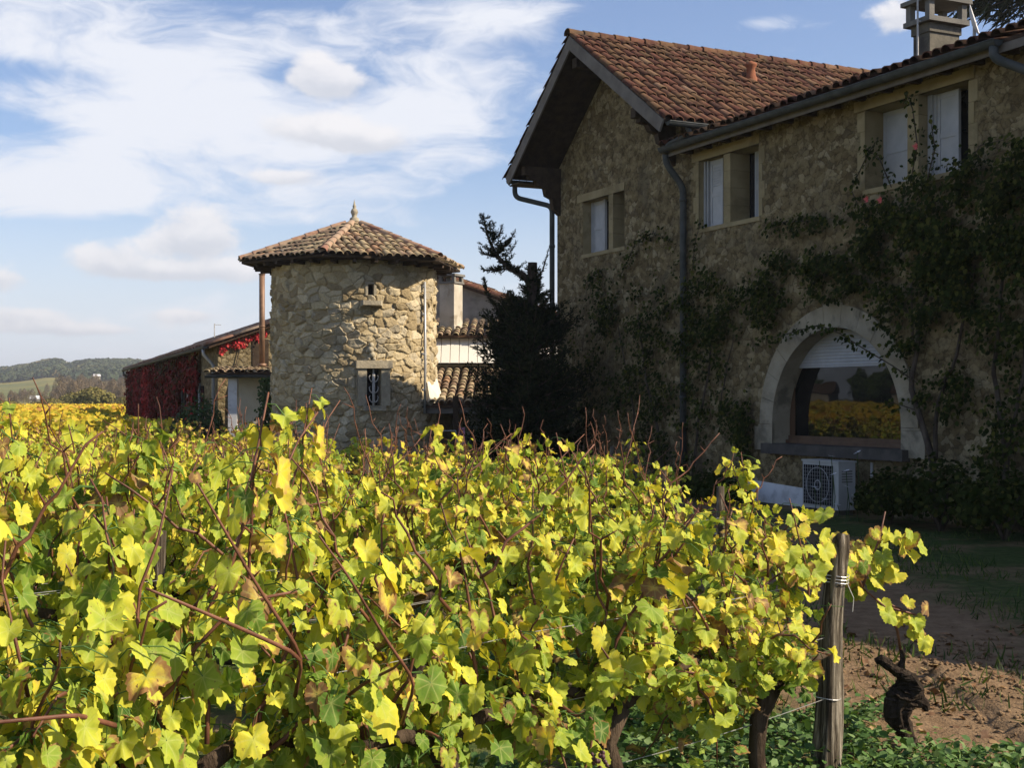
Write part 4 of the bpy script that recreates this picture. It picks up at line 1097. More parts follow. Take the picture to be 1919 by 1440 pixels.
b = MB(); b.box((-1.6, 4.62, 0), (3.6, 4.70, 2.64)); b.box((-1.6, 4.56, 2.66), (3.6, 4.72, 2.76)); b.build('back_ledge', M['cream_wall'], SH)
b = MB(); v = [tpos(1.02, TR + .02, 2.2), tpos(1.5, TR + .02, 2.3), tpos(1.40, TR + .22, 1.62), tpos(1.02, TR + .14, 1.5), tpos(1.02, TR - .1, 1.4)]
b.add(v, [(0, 1, 2, 3), (0, 3, 4)]); b.build('mortar_flashing', M['cream_wall'], TOW)

AN = empty('annex', (-1.0, 37.75, 0), 0, 'cream sheet-clad annex with low tiled roof and grey chimney behind the shed', 'building')
b = MB(); zz0, zz1 = 2.70, 3.52
pw = .26; nx_ = 22; v = []
for k in range(nx_):
    x0 = -1.8 + k * pw; f0, f1 = -.50, -.02; b.add([(x0, f0, zz0 + .1), (x0 + pw - .03, f0, zz0 + .1), (x0 + pw - .03, f1, zz1), (x0, f1, zz1), (x0 + pw - .015, f0 + .03, zz0 + .07), (x0 + pw - .015, f1 + .03, zz1 - .03), (x0 + pw, f0, zz0 + .1), (x0 + pw, f1, zz1)], [(0, 1, 2, 3), (1, 4, 5, 2), (4, 6, 7, 5)])
b.build('cladding', M['cream_panel'], AN)
b = MB(); b.box((-1.8, .05, 0), (3.9, .2, 3.55)); b.box((-1.8, .2, 0), (3.9, 5, 3.5)); b.build('wall', M['render_grey'], AN)
b = MB(); canal(b, (-2.0, 3.0, 4.20), (1, 0, 0), unit(np.array((0, -1, -.20))), 6.0, 3.25, gB, pitch=.23, course=.42); b.build('roof', M['tower_tile'], AN, True)
b = MB(); b.add([(-2, -.2, 3.53), (4, -.2, 3.53), (4, 3, 4.17), (-2, 3, 4.17), (-2, -.2, 3.60), (4, -.2, 3.60)], [(0, 1, 2, 3), (0, 1, 5, 4)]); b.build('roof_decking', M['brown_wood'], AN)
CMX = Matrix.Translation((-.82, 1.3, 0)) @ Matrix.Rotation(R(-28), 4, 'Z')
b = MB(); b.box((-.25, -.25, 3.5), (.25, .25, 5.20), M=CMX); b.box((-.28, -.28, 3.75), (.28, .28, 3.95), M=CMX); cc_ = b.build('chimney', M['chimney_pale'], AN)
b = MB(); b.box((-.29, -.29, 5.202), (.29, .29, 5.26), M=CMX)
for s in (-1, 1):
    for t in (-1, 1): b.box((s * .22 - .05, t * .22 - .05, 5.262), (s * .22 + .05, t * .22 + .05, 5.42), M=CMX)
b.box((-.31, -.31, 5.422), (.31, .31, 5.49), M=CMX); b.build('chimney_cap', M['render_dark'], cc_)

RHO = empty('gabled_house', (-3.5, 45.0, 0), R(-14), 'grey rendered gable end behind the small chimney', 'house')
b = MB(); b.add([(-4, 0, 0), (6, 0, 0), (6, 0, 4.1), (1, 0, 5.9), (-4, 0, 4.1)], [(0, 1, 2, 3, 4)]); b.add([(6, 0, 0), (6, 8, 0), (6, 8, 4.1), (6, 0, 4.1)], [(0, 1, 2, 3)]); b.add([(-4, 0, 0), (-4, 8, 0), (-4, 8, 4.1), (-4, 0, 4.1)], [(0, 1, 2, 3)])
b.build('wall', M['render_grey'], RHO)
b = MB()
for s in (-1, 1):
    d = unit(np.array((s * 5, 0, -1.8))); canal(b, (1, -.2 if s > 0 else 8, 6.0), (0, s, 0), d, 8.2, 5.5, gB, pitch=.24, course=.5)
ridge_tiles(b, (1, -.2, 6.06), (1, 8, 6.06), gB); b.build('roof', M['house_tile'], RHO, True)
b = MB()
for s in (-1, 1): b.add([(1, -.18, 5.98), (1 + s * 5.2, -.18, 4.11), (1 + s * 5.2, 8, 4.11), (1, 8, 5.98), (1, -.18, 5.88), (1 + s * 5.2, -.18, 4.01)], [(0, 1, 2, 3), (0, 1, 5, 4)])
b.build('roof_decking', M['under_tile'], RHO)

# clothes rack and towel by the shed
b = MB()
for s in (0, .30):
    b.tube([(-1.95 + .0, 32.3 + s, .35), (-1.88, 32.3 + s, .98), (-1.40, 32.3 + s, .98), (-1.30, 32.3 + s, .35)], .012, 6)
for k in range(5): b.tube([(-1.88 + k * .12, 32.3, .98), (-1.88 + k * .12, 32.6, .98)], .007, 5)
b.tube([(-1.9, 32.3, .35), (-1.9, 32.3, 0)], .012, 6); b.tube([(-1.33, 32.3, .35), (-1.33, 32.3, 0)], .012, 6); b.tube([(-1.9, 32.6, .35), (-1.9, 32.6, 0)], .012, 6); b.tube([(-1.33, 32.6, .35), (-1.33, 32.6, 0)], .012, 6)
tag(b.build('drying_rack', M['white_paint']), 'white wire clothes rack in front of the shed', 'rack')
b = MB()
for k in range(6):
    x0 = -1.36 + k * .03; y0 = 32.95 + .02 * math.sin(k * 2.1); x1 = x0 + .03; y1 = 32.95 + .02 * math.sin((k + 1) * 2.1)
    b.quad((x0, y0, .45), (x1, y1, .43), (x1 - .01, y1, 1.05), (x0 - .01, y0, 1.05)); b.quad((x0, y0 + .02, .47), (x1, y1 + .02, .45), (x1 - .01, y1 + .01, 1.05), (x0 - .01, y0 + .01, 1.05))
tag(b.build('towel', M['pink_cloth']), 'pink towel hanging on the shed post', 'towel')

# ------------------------------------------------------------------ broken conifer at the house corner
TX, TY = .36, 27.3
CON = empty('conifer', (TX, TY, 0), 0, 'dark conifer with a broken bent top in front of the gable wall', 'tree')
gC = np.random.default_rng(12)
b = MB(); trunk_pts = [(0, 0, 0), (.02, .0, 1.5), (.03, 0, 3.0), (.06, 0, 4.0), (.07, 0, 4.62)]
b.tube(trunk_pts, [.17, .15, .13, .115, .10], 10)
bent = [(.07, 0, 4.05), (-.12, -.05, 4.36), (-.42, -.08, 4.48), (-.70, -.10, 4.78), (-.85, -.10, 5.12), (-.97, -.10, 5.60)]
b.tube(bent, [.07, .06, .05, .04, .025, .008], 6); b.build('trunk', M['trunk'], CON)
sets = []; bm_ = MB()


def spray_branch(pts, dens, size, droop=0., spread=.12):
    P = np.array(pts, float); L = np.concatenate([[0], np.cumsum(np.linalg.norm(np.diff(P, axis=0), axis=1))]); m = int(L[-1] * dens)
    t = gC.uniform(.12, 1.02, m) * L[-1]; q = np.stack([np.interp(t, L, P[:, k]) for k in range(3)], 1)
    dirs = unit(np.stack([np.interp(t, L, np.gradient(P[:, k])) for k in range(3)], 1))
    rd = rand_dirs(m, gC); tip = unit(dirs * .9 + rd * .75 + np.array((0, 0, .25 - droop)))
    w = (1.1 - .6 * t / L[-1])[:, None]
    q = q + rd * spread * gC.uniform(0, 1, (m, 1)) * w
    sets.append(leaves('spray', q, rand_dirs(m, gC) + np.array((0, -.3, .4)), tip, gC.uniform(size * .6, size * 1.25, m) * w[:, 0], gC.uniform(0, 1, m), gC.uniform(0, 1, m), gC))


for k in range(190):
    z = gC.uniform(.25, 3.55); a = gC.uniform(0, 6.28)
    env = np.interp(z, [0, .8, 1.8, 2.6, 3.1, 3.6], [1.2, 1.4, 1.30, 1.15, 1.0, .55]); L = env * gC.uniform(.65, 1.08)
    ax, ay = math.cos(a), math.sin(a)
    if ay > .3: L = min(L, 1.0)
    pts = [(.03, 0, z), (ax * L * .45, ay * L * .45, z + .10), (ax * L * .8, ay * L * .8, z + .22), (ax * L, ay * L, z + .42)]
    bm_.tube(pts, [.03, .022, .012, .004], 5); spray_branch(pts, 105, .24, 0, .17)
# pointed leader on the left, light sprays near the top, bent top
for pts, dn_, sz in (([(-.1, 0, 3.0), (-.55, -.1, 3.5), (-.85, -.1, 3.9), (-.95, -.1, 4.25)], 70, .22), ([(.06, 0, 3.6), (-.22, 0, 3.75), (-.40, 0, 4.02)], 60, .2),
                     ([(.06, 0, 3.5), (.30, -.1, 3.7), (.46, -.1, 4.0)], 45, .18), ([(.06, 0, 4.2), (.28, 0, 4.45), (.42, 0, 4.95)], 22, .13), ([(.05, 0, 3.9), (-.1, 0, 4.1)], 60, .16), ([(.07, 0, 3.7), (.2, 0, 4.0), (.16, 0, 4.3)], 60, .16),
                     ([(-.42, -.08, 4.48), (-.9, -.1, 4.45), (-1.0, -.1, 4.50)], 60, .2), ([(-.70, -.10, 4.78), (-.45, -.1, 5.0), (-.30, -.1, 5.25)], 55, .18), ([(-.6, -.10, 4.7), (-.98, -.1, 4.8), (-1.02, -.1, 4.92)], 60, .17), ([(-.8, -.10, 5.0), (-.62, -.1, 5.2), (-.55, -.1, 5.4)], 50, .14)):
    bm_.tube(pts, [.02] * (len(pts) - 1) + [.005], 5); spray_branch(pts, dn_ * 3.2, sz * .8, .0, .05)
spray_branch(bent, 240, .14, .0, .05)
Bp = np.array(bent)
for k in range(34):
    t = gC.uniform(.12, .97) * 5; q = np.array([np.interp(t, range(6), Bp[:, c]) for c in range(3)]); sg = -1 if gC.uniform() < .4 else 1
    L_ = np.interp(t, [0, 3, 5], [.34, .42, .12]) * gC.uniform(.6, 1.1); dv = unit(np.array((sg * gC.uniform(.4, .9), gC.normal(0, .35), gC.uniform(.35, .9))))
    spray_branch([q, q + dv * L_ * .5 + np.array((0, 0, -.02)), q + dv * L_ * 1.15], 190, .105, 0, .022)
for k in range(46):
    z_ = gC.uniform(3.3, 4.5); a_ = gC.uniform(0, 6.28); L_ = np.interp(z_, [3.3, 4.0, 4.5], [.55, .22, .14]) * gC.uniform(.7, 1.2)
    spray_branch([(.06, 0, z_), (.06 + math.cos(a_) * L_ * .6, math.sin(a_) * L_ * .6, z_ + L_ * .2), (.06 + math.cos(a_) * L_, math.sin(a_) * L_, z_ + L_ * .55)], 120, .16, 0, .04)
bm_.build('branches', M['trunk'], CON)
cloud_obj('foliage', sets, M['conifer'], CON)

# pine bough behind the wing at the top right
PX = (19.3, 42.0)
PINE = empty('pine_tree', (PX[0], PX[1], 0), 0, 'dark pine whose drooping boughs show above the roof at right', 'tree')
b = MB(); b.tube([(0, 0, 0), (.1, 0, 6), (0, .1, 13), (0, 0, 17.5)], [.30, .26, .16, .03], 10); b.build('trunk', M['trunk'], PINE)
sets = []; bm_ = MB()
lx, ly = hw(0, 0, 0)[0] - hw(1, 0, 0)[0], hw(0, 0, 0)[1] - hw(1, 0, 0)[1]   # direction of -x along the house
for k in range(70):
    z = gC.uniform(11.5, 17.2); a = gC.uniform(0, 6.28); L = np.interp(z, [11.5, 14, 17.5], [2.4, 2.2, .5]) * gC.uniform(.7, 1.05)
    if k < 30: a = math.pi + gC.normal(.15, .30); z = gC.uniform(14.6, 16.8); L = gC.uniform(3.4, 5.3)
    ax, ay = math.cos(a), math.sin(a)
    pts = [(0, 0, z), (ax * L * .4, ay * L * .4, z - .05), (ax * L * .75, ay * L * .75, z - .30), (ax * L, ay * L, z - .75)]
    bm_.tube(pts, [.06, .04, .02, .006], 5)
    P = np.array(pts); m = 95; t = gC.uniform(.15, 1, m) * 3; q = np.stack([np.interp(t, range(4), P[:, c]) for c in range(3)], 1) + gC.normal(0, .10, (m, 3))
    tip = np.array((ax, ay, -.75)) + gC.normal(0, .38, (m, 3)); sets.append(leaves('blade', q, rand_dirs(m, gC), tip, gC.uniform(.35, .75, m), gC.uniform(0, 1, m), gC.uniform(0, 1, m), gC))
bm_.build('branches', M['trunk'], PINE); cloud_obj('foliage', sets, M['conifer'], PINE)

# ------------------------------------------------------------------ climbing roses on the facade (house coordinates)
gR = np.random.default_rng(33)


def climber(base_x, label, blobs, stems, flowers=(), dens=1.0, sprigs=()):
    root = empty('climbing_rose', hw(base_x, -.2, 0), R(-64.7), label, 'climbing plant')
    for st in stems:
        b = MB(); P = [(x - base_x, y + .2, z) for x, y, z, r in st]; Pn = []; rr = []
        for i in range(len(P) - 1):
            for t in np.linspace(0, 1, 5)[:-1]:
                q = np.array(P[i]) * (1 - t) + np.array(P[i + 1]) * t; Pn.append(q + gR.normal(0, .012, 3)); rr.append(st[i][3] * (1 - t) + st[i + 1][3] * t)
        Pn.append(P[-1]); rr.append(st[-1][3]); b.tube(Pn, rr, 7); b.build('stem', M['stem'], root, True)
    sets = []
    for (cx, cz, rx, rz, n, thick) in blobs:
        n = int(n * dens); a = gR.uniform(0, 6.28, n); r = np.sqrt(gR.uniform(0, 1, n))
        x = cx + rx * r * np.cos(a) * 1.08; z = cz + rz * r * np.sin(a) * 1.08
        cl = fbm(x * 3.1 + 3, z * 3.1, 5); k_ = cl + gR.normal(0, .07, n) > .445 + .11 * r
        x, z = x[k_], np.maximum(z[k_], .05); n = len(x)
        y = -.03 - np.abs(gR.normal(0, 1, n)) * thick * .6 - .10 * np.clip(cl[k_] - .45, 0, 1) * 3
        P = np.stack([x - base_x, y + .2, z], 1)
        sets.append(leaves('oval', P, np.array((.1, -1, .45)) + gR.normal(0, .5, (n, 3)), np.array((0, -.2, -1.)) + gR.normal(0, .6, (n, 3)), gR.uniform(.045, .095, n), gR.uniform(0, 1, n), gR.uniform(0, 1, n), gR))
    for sp in sprigs:
        P = np.array([(x - base_x, y + .2, z) for x, y, z in sp]); L = np.concatenate([[0], np.cumsum(np.linalg.norm(np.diff(P, axis=0), axis=1))]); m = int(L[-1] * 46)
        t = gR.uniform(0, 1, m) * L[-1]; q = np.stack([np.interp(t, L, P[:, k]) for k in range(3)], 1) + gR.normal(0, .045, (m, 3))
        sets.append(leaves('oval', q, np.array((.1, -1, .5)) + gR.normal(0, .5, (m, 3)), np.array((.3, -.2, -1.)) + gR.normal(0, .6, (m, 3)), gR.uniform(.05, .095, m), gR.uniform(0, 1, m), gR.uniform(0, 1, m), gR))
        b = MB(); b.tube(P, [.010] * (len(P) - 1) + [.004], 5); b.build('stem', M['stem'], root)
    cloud_obj('foliage', sets, M['rose_leaf'], root)
    for (x, z) in flowers:
        b = MB()
        for k in range(12):
            a = k * 2.4; r = .013 + .0022 * k; c = np.array((x - base_x, -.34, z)); e1 = np.array((math.cos(a), -.2, math.sin(a)))
            e2 = np.cross(e1, (0, 1, 0)); b.add([c, c + e1 * r + e2 * r * .6, c + e1 * r * 1.7 + np.array((0, -.03, 0)), c + e1 * r - e2 * r * .6], [(0, 1, 2, 3)])
        b.build('flower', M['pink'], root)
    return root


climber(-4.5, 'leafy climbing plant around the downpipe at the junction of gable and wing',
        [(-5.3, 3.3, 1.6, .9, 3000, .25), (-3.4, 3.5, 1.5, .7, 2800, .25), (-3.0, 2.5, 1.2, 1.0, 2400, .2), (-5.2, 2.0, 1.3, 1.0, 2400, .22), (-4.3, 1.5, 1.2, .8, 1500, .2), (-7.0, 3.9, 1.0, .6, 700, .12), (-2.2, 1.6, .5, .6, 700, .16), (-1.95, 1.15, .22, .42, 420, .15), (-6.6, 2.7, .9, 1.0, 1300, .3), (-5.0, 4.6, 1.1, .5, 380, .1), (-4.6, .5, 1.6, .5, 1500, .3), (-7.8, 1.6, 1.0, 1.5, 2600, .5)],
        [[(-4.6, -.12, 0, .035), (-4.8, -.1, 1.2, .03), (-5.3, -.1, 2.3, .022), (-5.6, -.08, 3.4, .012)], [(-3.6, -.12, 0, .03), (-3.4, -.1, 1.4, .025), (-3.0, -.1, 2.4, .02), (-3.1, -.08, 3.5, .01)], [(-5.9, -.12, 0, .03), (-5.7, -.1, 1.5, .02), (-6.4, -.08, 3.3, .01)], [(-2.7, -.1, 1.5, .012), (-2.55, -.1, 2.2, .012), (-2.3, -.08, 2.9, .008)]],
        sprigs=[[(-6.3, -.06, 4.3), (-5.6, -.12, 4.9), (-4.9, -.14, 5.0), (-4.4, -.1, 4.8)], [(-3.6, -.1, 4.1), (-3.45, -.15, 4.6), (-3.3, -.1, 5.1)], [(-7.9, -.06, 4.2), (-7.2, -.1, 4.5), (-6.6, -.1, 4.1)]])
climber(2.75, 'dark climbing rose with pink blooms right of the arched window',
        [(3.0, 3.9, 1.6, 1.0, 3000, .35), (3.9, 4.1, 1.0, 1.1, 2200, .35), (3.2, 2.9, 1.3, .7, 1300, .3), (2.6, 4.3, 1.5, .8, 4200, .34), (3.6, 3.6, 1.3, 1.3, 4600, .36), (2.6, 3.2, 1.0, .9, 2600, .3), (1.4, 3.85, 1.1, .45, 2300, .26), (.2, 3.72, 1.1, .42, 2400, .26), (-.9, 3.75, .8, .40, 1500, .22), (-1.35, 3.35, .35, .4, 620, .2), (1.6, 4.4, .9, .4, 900, .2), (.2, 4.62, 1.5, .17, 900, .14), (4.2, 4.6, .8, .8, 1700, .3), (4.1, 2.3, .9, 1.0, 1500, .25), (2.35, 2.2, .30, .5, 420, .15), (3.1, 1.7, .30, .9, 800, .2), (3.6, .7, .6, .6, 1100, .3), (4.3, .9, .6, .9, 1000, .3), (-.4, 4.1, .9, .2, 500, .15)],
        [[(2.75, -.15, 0, .055), (2.62, -.14, .9, .05), (2.2, -.12, 1.9, .04), (2.3, -.1, 2.8, .03), (2.6, -.1, 3.8, .02)], [(2.65, -.14, .9, .035), (2.72, -.13, 1.7, .03), (3.1, -.12, 2.4, .025), (3.4, -.1, 3.6, .015)], [(4.05, -.15, 0, .05), (3.95, -.13, 1.3, .04), (3.75, -.12, 2.1, .03), (3.9, -.1, 3.4, .02)], [(3.98, -.14, 1.0, .03), (4.3, -.12, 2.1, .025), (4.3, -.1, 3.4, .015)], [(2.3, -.1, 2.8, .02), (1.75, -.1, 3.35, .018), (.9, -.1, 3.7, .014), (-.4, -.1, 3.8, .01)], [(2.2, -.1, 2.6, .02), (2.15, -.1, 3.4, .016), (2.4, -.1, 4.2, .01)]],
        flowers=[(2.02, 4.65), (1.73, 4.70), (2.75, 5.3)],
        sprigs=[[(2.3, -.12, 2.0), (2.0, -.30, 2.25), (1.55, -.42, 2.5), (1.0, -.48, 2.78), (.5, -.45, 2.92), (-.1, -.4, 2.86), (-.7, -.3, 2.80), (-1.5, -.2, 2.78)], [(2.3, -.12, 1.6), (2.0, -.3, 1.72), (1.75, -.35, 1.62)], [(1.2, -.1, 4.4), (.9, -.15, 5.0), (1.3, -.15, 5.5), (1.5, -.12, 5.7)], [(1.8, -.15, 4.9), (1.6, -.2, 5.35), (1.25, -.2, 5.6)], [(2.2, -.15, 4.9), (2.45, -.25, 5.4), (2.3, -.2, 5.95), (2.1, -.15, 6.25)], [(2.6, -.2, 4.9), (2.8, -.25, 5.3), (2.65, -.2, 5.75)], [(.2, -.1, 4.62), (-.5, -.12, 4.68), (-1.3, -.1, 4.75)], [(3.3, -.2, 4.9), (3.6, -.2, 5.2), (4.1, -.2, 5.2)]])

# planting bed along the wall
for k, (x, y, rx, h, nn_, lab) in enumerate(((2.45, -.75, .70, .80, 1300, 'dark leafy bush right of the air conditioner'), (3.5, -.8, .9, 1.0, 1500, 'dark bush at the foot of the climbing rose'), (4.7, -.9, .9, .9, 1100, 'dark bush at the right edge along the house wall'), (-2.35, -.55, .7, .5, 1000, 'low dark plant left of the white plinth'), (-1.55, -.9, .6, .38, 700, 'low plant in front of the white plinth'))):
    bush('bush', hw(x, y, 0)[:2], rx, .5, h, nn_, M['rose_leaf'], lab, seed=60 + k, size=(.05, .1))
gF = np.random.default_rng(8)
FL = []
for k, (x, z) in enumerate(((1.42, .92), (2.05, 1.0), (1.27, .85), (1.75, .72), (1.52, .66), (1.15, .45), (1.28, .27), (1.62, .22), (1.9, .5))):
    root = empty('daisy', hw(x, -.95 - .05 * (k % 3), 0), 0, 'white daisy on a thin stalk beside the air conditioner', 'flower', 'white daisies by the house wall')
    b = MB(); b.tube([(0, 0, 0), (.03, 0, z * .5), (0, 0, z)], .006, 5); b.build('stalk', M['bush_leaf'], root)
    b = MB(); tl = gF.uniform(-.5, .5)
    for q in range(11):
        a = q * 2 * math.pi / 11; e1 = np.array((math.cos(a), math.sin(a), .15 + tl * math.cos(a))); e2 = np.array((-math.sin(a), math.cos(a), 0)); c = np.array((0, 0, z))
        b.add([c + e1 * .012, c + e1 * .035 + e2 * .014, c + e1 * .062, c + e1 * .035 - e2 * .014], [(0, 1, 2, 3)])
    b.build('petals', M['petal'], root)

# ------------------------------------------------------------------ the vineyard
ROW_R = np.array((.70711, .70711)); ROW_Q = np.array((-.70711, .70711)); ROW_S = 2.1
E0 = np.array((1.46, 6.0))


def vine_plant(seed, kind, yellow, nshoot, lat, height, with_canes, brown=.0, narrow=1.0, lsz=1.0):
    """one trained vine: local x along the row, z up"""
    g = np.random.default_rng(seed)
    root = empty('grapevine')
    b = MB(); pts = [(0, 0, -.03)]; 
    for z in (.12, .26, .40, .52): pts.append((g.normal(0, .035), g.normal(0, .03), z))
    b.tube(pts, [.055, .04, .036, .04, .045], 8)
    h = np.array(pts[-1])
    arms = []
    for s in (-1, 1):
        e = [h, h + np.array((s * .18, g.normal(0, .02), .06)), h + np.array((s * .45, g.normal(0, .03), .07 + g.normal(0, .02)))]
        b.tube(e, [.03, .02, .013], 7); arms.append(e)
    b.build('trunk', M['bark'], root, True)
    sets = []; canes = []; LP, LN, LT, LS, LH, LR = [], [], [], [], [], []; pet = MB()
    for k in range(nshoot):
        s = g.uniform(-.5, .5); base = np.array((s, h[1] + g.normal(0, .03), .57 + g.normal(0, .03)))
        mode = g.uniform()
        side = g.choice((-1, 1))
        if mode < .58:    # upright
            L = height * (g.uniform(1.03, 1.13) if g.uniform() < .09 else g.uniform(.58, 1.0)) - .5; top = base + np.array((g.normal(0, .16), g.normal(0, .14) * narrow, L)); mid = (base + top) / 2 + np.array((g.normal(0, .07), g.normal(0, .07), .02))
        elif mode < .75:  # arching out
            L = g.uniform(.4, .7); top = base + np.array((g.normal(0, .25), side * g.uniform(.25, .5) * narrow, g.uniform(.05, .4))); mid = base + np.array((g.normal(0, .08), side * .16 * narrow, .34))
        else:             # hanging
            top = base + np.array((g.normal(0, .2), side * g.uniform(.15, .34) * narrow, -g.uniform(.15, .42))); mid = base + np.array((g.normal(0, .05), side * .2 * narrow, .10))
        t = np.linspace(0, 1, 9)[:, None]; C_ = base * (1 - t) ** 2 + mid * 2 * t * (1 - t) + top * t ** 2
        C_ = C_ + g.normal(0, .008, C_.shape)
        canes.append((C_, np.linspace(.0075, .0028, 9)))
        Ln = np.linalg.norm(np.diff(C_, axis=0), axis=1).sum()
        nl = max(4, int(Ln / .052)); tl = np.linspace(.06, .97, nl)
        bare = g.uniform(.55, .8) if (mode < .58 and g.uniform() < .35) else 1.1
        for j, tt in enumerate(tl):
            if tt > bare and g.uniform() < .85: continue
            p = np.array([np.interp(tt * 8, range(9), C_[:, c]) for c in range(3)])
            for q in range(1 + (g.uniform() < lat) + (g.uniform() < lat * .5)):
                ou = unit(np.array((g.normal(0, .8), (1 if (j + q) % 2 else -1) * g.uniform(.3, 1.1), g.uniform(-.35, .35)))); pl = g.uniform(.05, .13)
                lp = p + ou * pl + np.array((0, 0, -.02))
                if lp[2] < .16: continue
                nr = unit(np.array((ou[0] * .5 + g.normal(0, .45), ou[1] * .75 + g.normal(0, .4), g.uniform(.15, 1.1))))
                LP.append(lp); LN.append(nr); LT.append(np.array((ou[0] * .6 + g.normal(0, .35), ou[1] * .5 + g.normal(0, .3), -.75)))
                sz = lsz * g.uniform(.046, .088) * (1 if q == 0 else .78) * (1 - .35 * max(0, tt - .7)); LS.append(sz)
                hz_ = yellow + .30 * (lp[2] - .75) + g.normal(0, .21)
                if g.uniform() < .010 + brown: hz_ = .97
                LH.append(np.clip(hz_, 0, 1)); LR.append(g.uniform(0, 1))
                if kind == 'vine': pet.tube([p, (p + lp) / 2 + np.array((0, 0, .012)), lp], .0016, 3, caps=False)
    A_ = [np.array(t) for t in (LP, LN, LT, LS, LH, LR)]
    sets.append(leaves(kind, *A_, g, fold=.50, curl=.48, wave=.27))
    cloud_obj('foliage', sets, M['vine_leaf'], root, smooth=(kind == 'vine'))
    if with_canes:
        for C_, r_ in canes:
            b = MB(); b.tube(C_, r_, 6); b.build('cane', M['cane'], root, True)
    else:
        b = MB()
        for C_, r_ in canes: b.tube(C_, r_, 4)
        b.build('shoots', M['cane'], root)
    if kind == 'vine': pet.build('petioles', M['weed_leaf'], root)
    return root, canes


def bare_canes(root, seed, n, zr, lean=.25):
    g = np.random.default_rng(seed)
    for k in range(n):
        s = g.uniform(-.5, .5); z0 = g.uniform(.8, 1.0); z1 = g.uniform(*zr); base = np.array((s, g.normal(0, .08), z0)); top = base + np.array((g.normal(0, lean), g.normal(0, .12), z1 - z0))
        t = np.linspace(0, 1, 9)[:, None]; C_ = base * (1 - t) + top * t; C_[1:-1] += g.normal(0, .012, (7, 3)); b = MB(); b.tube(C_, np.linspace(.0062, .0026, 9), 6)
        for j in (2, 4, 6): b.tube([C_[j], C_[j] + np.array((g.normal(0, .03), g.normal(0, .03), .03))], [.004, .0015], 4)
        b.build('cane', M['cane'], root, True)


near = []
for k in range(7):
    r_, _ = vine_plant(100 + k, 'vine', .46 + .04 * (k % 3), 22, 1.6, 1.12 + .05 * (k % 2), True, brown=.0, lsz=.76)
    bare_canes(r_, 300 + k, 3, (1.15, 1.36)); near.append(r_)
mid_ = []
for k in range(6):
    r_, _ = vine_plant(200 + k, 'vine_mid', .46 + .04 * (k % 3), 17, 1.3, 1.09 + .05 * (k % 3), True, brown=.015, lsz=.80)
    bare_canes(r_, 400 + k, 4, (1.25, 1.62)); mid_.append(r_)
farp = [vine_plant(240 + k, 'vine_mid', .56 + .04 * k, 12, .9, 1.16, False, lsz=.9)[0] for k in range(4)]
used = set()


def xmax(Y): return float(np.interp(Y, [0, 18, 26, 40, 72, 78, 80, 200], [1.5, 1.5, -5.4, -11.5, -22.5, -24, -12, -12]))


ORD = ['first', 'second', 'third', 'fourth', 'fifth', 'sixth', 'seventh', 'eighth', 'ninth', 'tenth', 'eleventh', 'twelfth', 'thirteenth', 'fourteenth', 'fifteenth']
cands = []
for k in range(0, 40):
    End = E0 + np.array((-.02, 2.97)) * k if k < 5 else None
    for j in range(-8, 60):
        if k < 5:
            s = (.36 if k == 0 else .02) - j * .92 if j >= 0 else None
            if s is None: continue
            if k == 0 and j == 0: s = .72
            p = (End if k < 5 else 0) + ROW_R * s
        else:
            p = E0 + np.array((-.02, 2.97)) * k - ROW_R * (j * .92 - .46 * (k % 2)) - ROW_R * 0
            if p[0] > xmax(p[1]): continue
        p = p + rng.normal(0, .03, 2)
        if p[1] < .9 or abs(p[0]) > .40 * p[1] + 1.9: continue
        if p[0] < 0 and p[1] < 1.5: continue
        if k >= 5 and p[0] > xmax(p[1]): continue
        d = math.hypot(*p)
        if d < 34: cands.append((d, k, j, p))
cands.sort(key=lambda t: t[0])
cands = cands[:296]
DMAX = cands[-1][0]
rowname = ['front row', 'second row', 'third row', 'fourth row', 'fifth row']
rcount = {}
first_used = {}
nearcnt = 0
for idx, (d, k, j, p) in enumerate(sorted(cands, key=lambda t: (t[1], t[2]))):
    pool = near if k <= 1 or d < 7.5 else (mid_ if d < 17 else farp)
    if k == 0: src = near[(j * 3 + 1) % len(near)]
    elif pool is near: src = near[(j + k * 2) % len(near)]
    else: src = pool[(j * 5 + k * 3 + rng.integers(0, 2)) % len(pool)]
    flip = math.pi if rng.uniform() < .5 else 0
    sl_ = float(np.clip((E0[0] + .1 - p[0]) / 2.6, 0, 1)); hsc = {0: 1.02 + .26 * sl_, 1: 1.08 + .22 * sl_, 2: 1.07 + .15 * sl_, 3: 1.03 + .06 * sl_}.get(k, 1.0) + rng.normal(0, .05); scl = (1.0, 1.0 + rng.normal(0, .08), hsc)
    rz = R(45) + flip + rng.normal(0, .05)
    if src.name not in first_used:
        o = src; first_used[src.name] = 1; o.location = (p[0], p[1], 0); o.rotation_euler = (0, 0, rz); o.scale = scl
    else: o = copy_tree(src, (p[0], p[1], 0), rz, scl)
    n_ = rcount.get(k, 0); rcount[k] = n_ + 1
    if k == 0 and j == 0: lab = 'sparse grapevine with gnarled trunk right of the weathered end post'
    elif k == 0: lab = f'yellow-green grapevine in the front row, {ORD[min(n_, 14) - 1]} left of the weathered end post'
    elif k < 5 and n_ < 7: lab = f'yellowing grapevine in the {rowname[k]}, {ORD[n_]} from its right-hand end'
    elif k < 5: lab = f'yellow grapevine further along the {rowname[k]}, among its crowded left part'
    else: lab = 'small yellow grapevine among the crowded rows before the tower and barn'
    tag(o, lab, 'grapevine', 'grapevines in the trained rows')
    if k == 0 and j == 0: ENDVINE = o

# unused prototypes go away
for r_ in near + mid_ + farp:
    if r_.name not in first_used:
        for c in list(r_.children): bpy.data.objects.remove(c, do_unlink=True)
        bpy.data.objects.remove(r_, do_unlink=True)

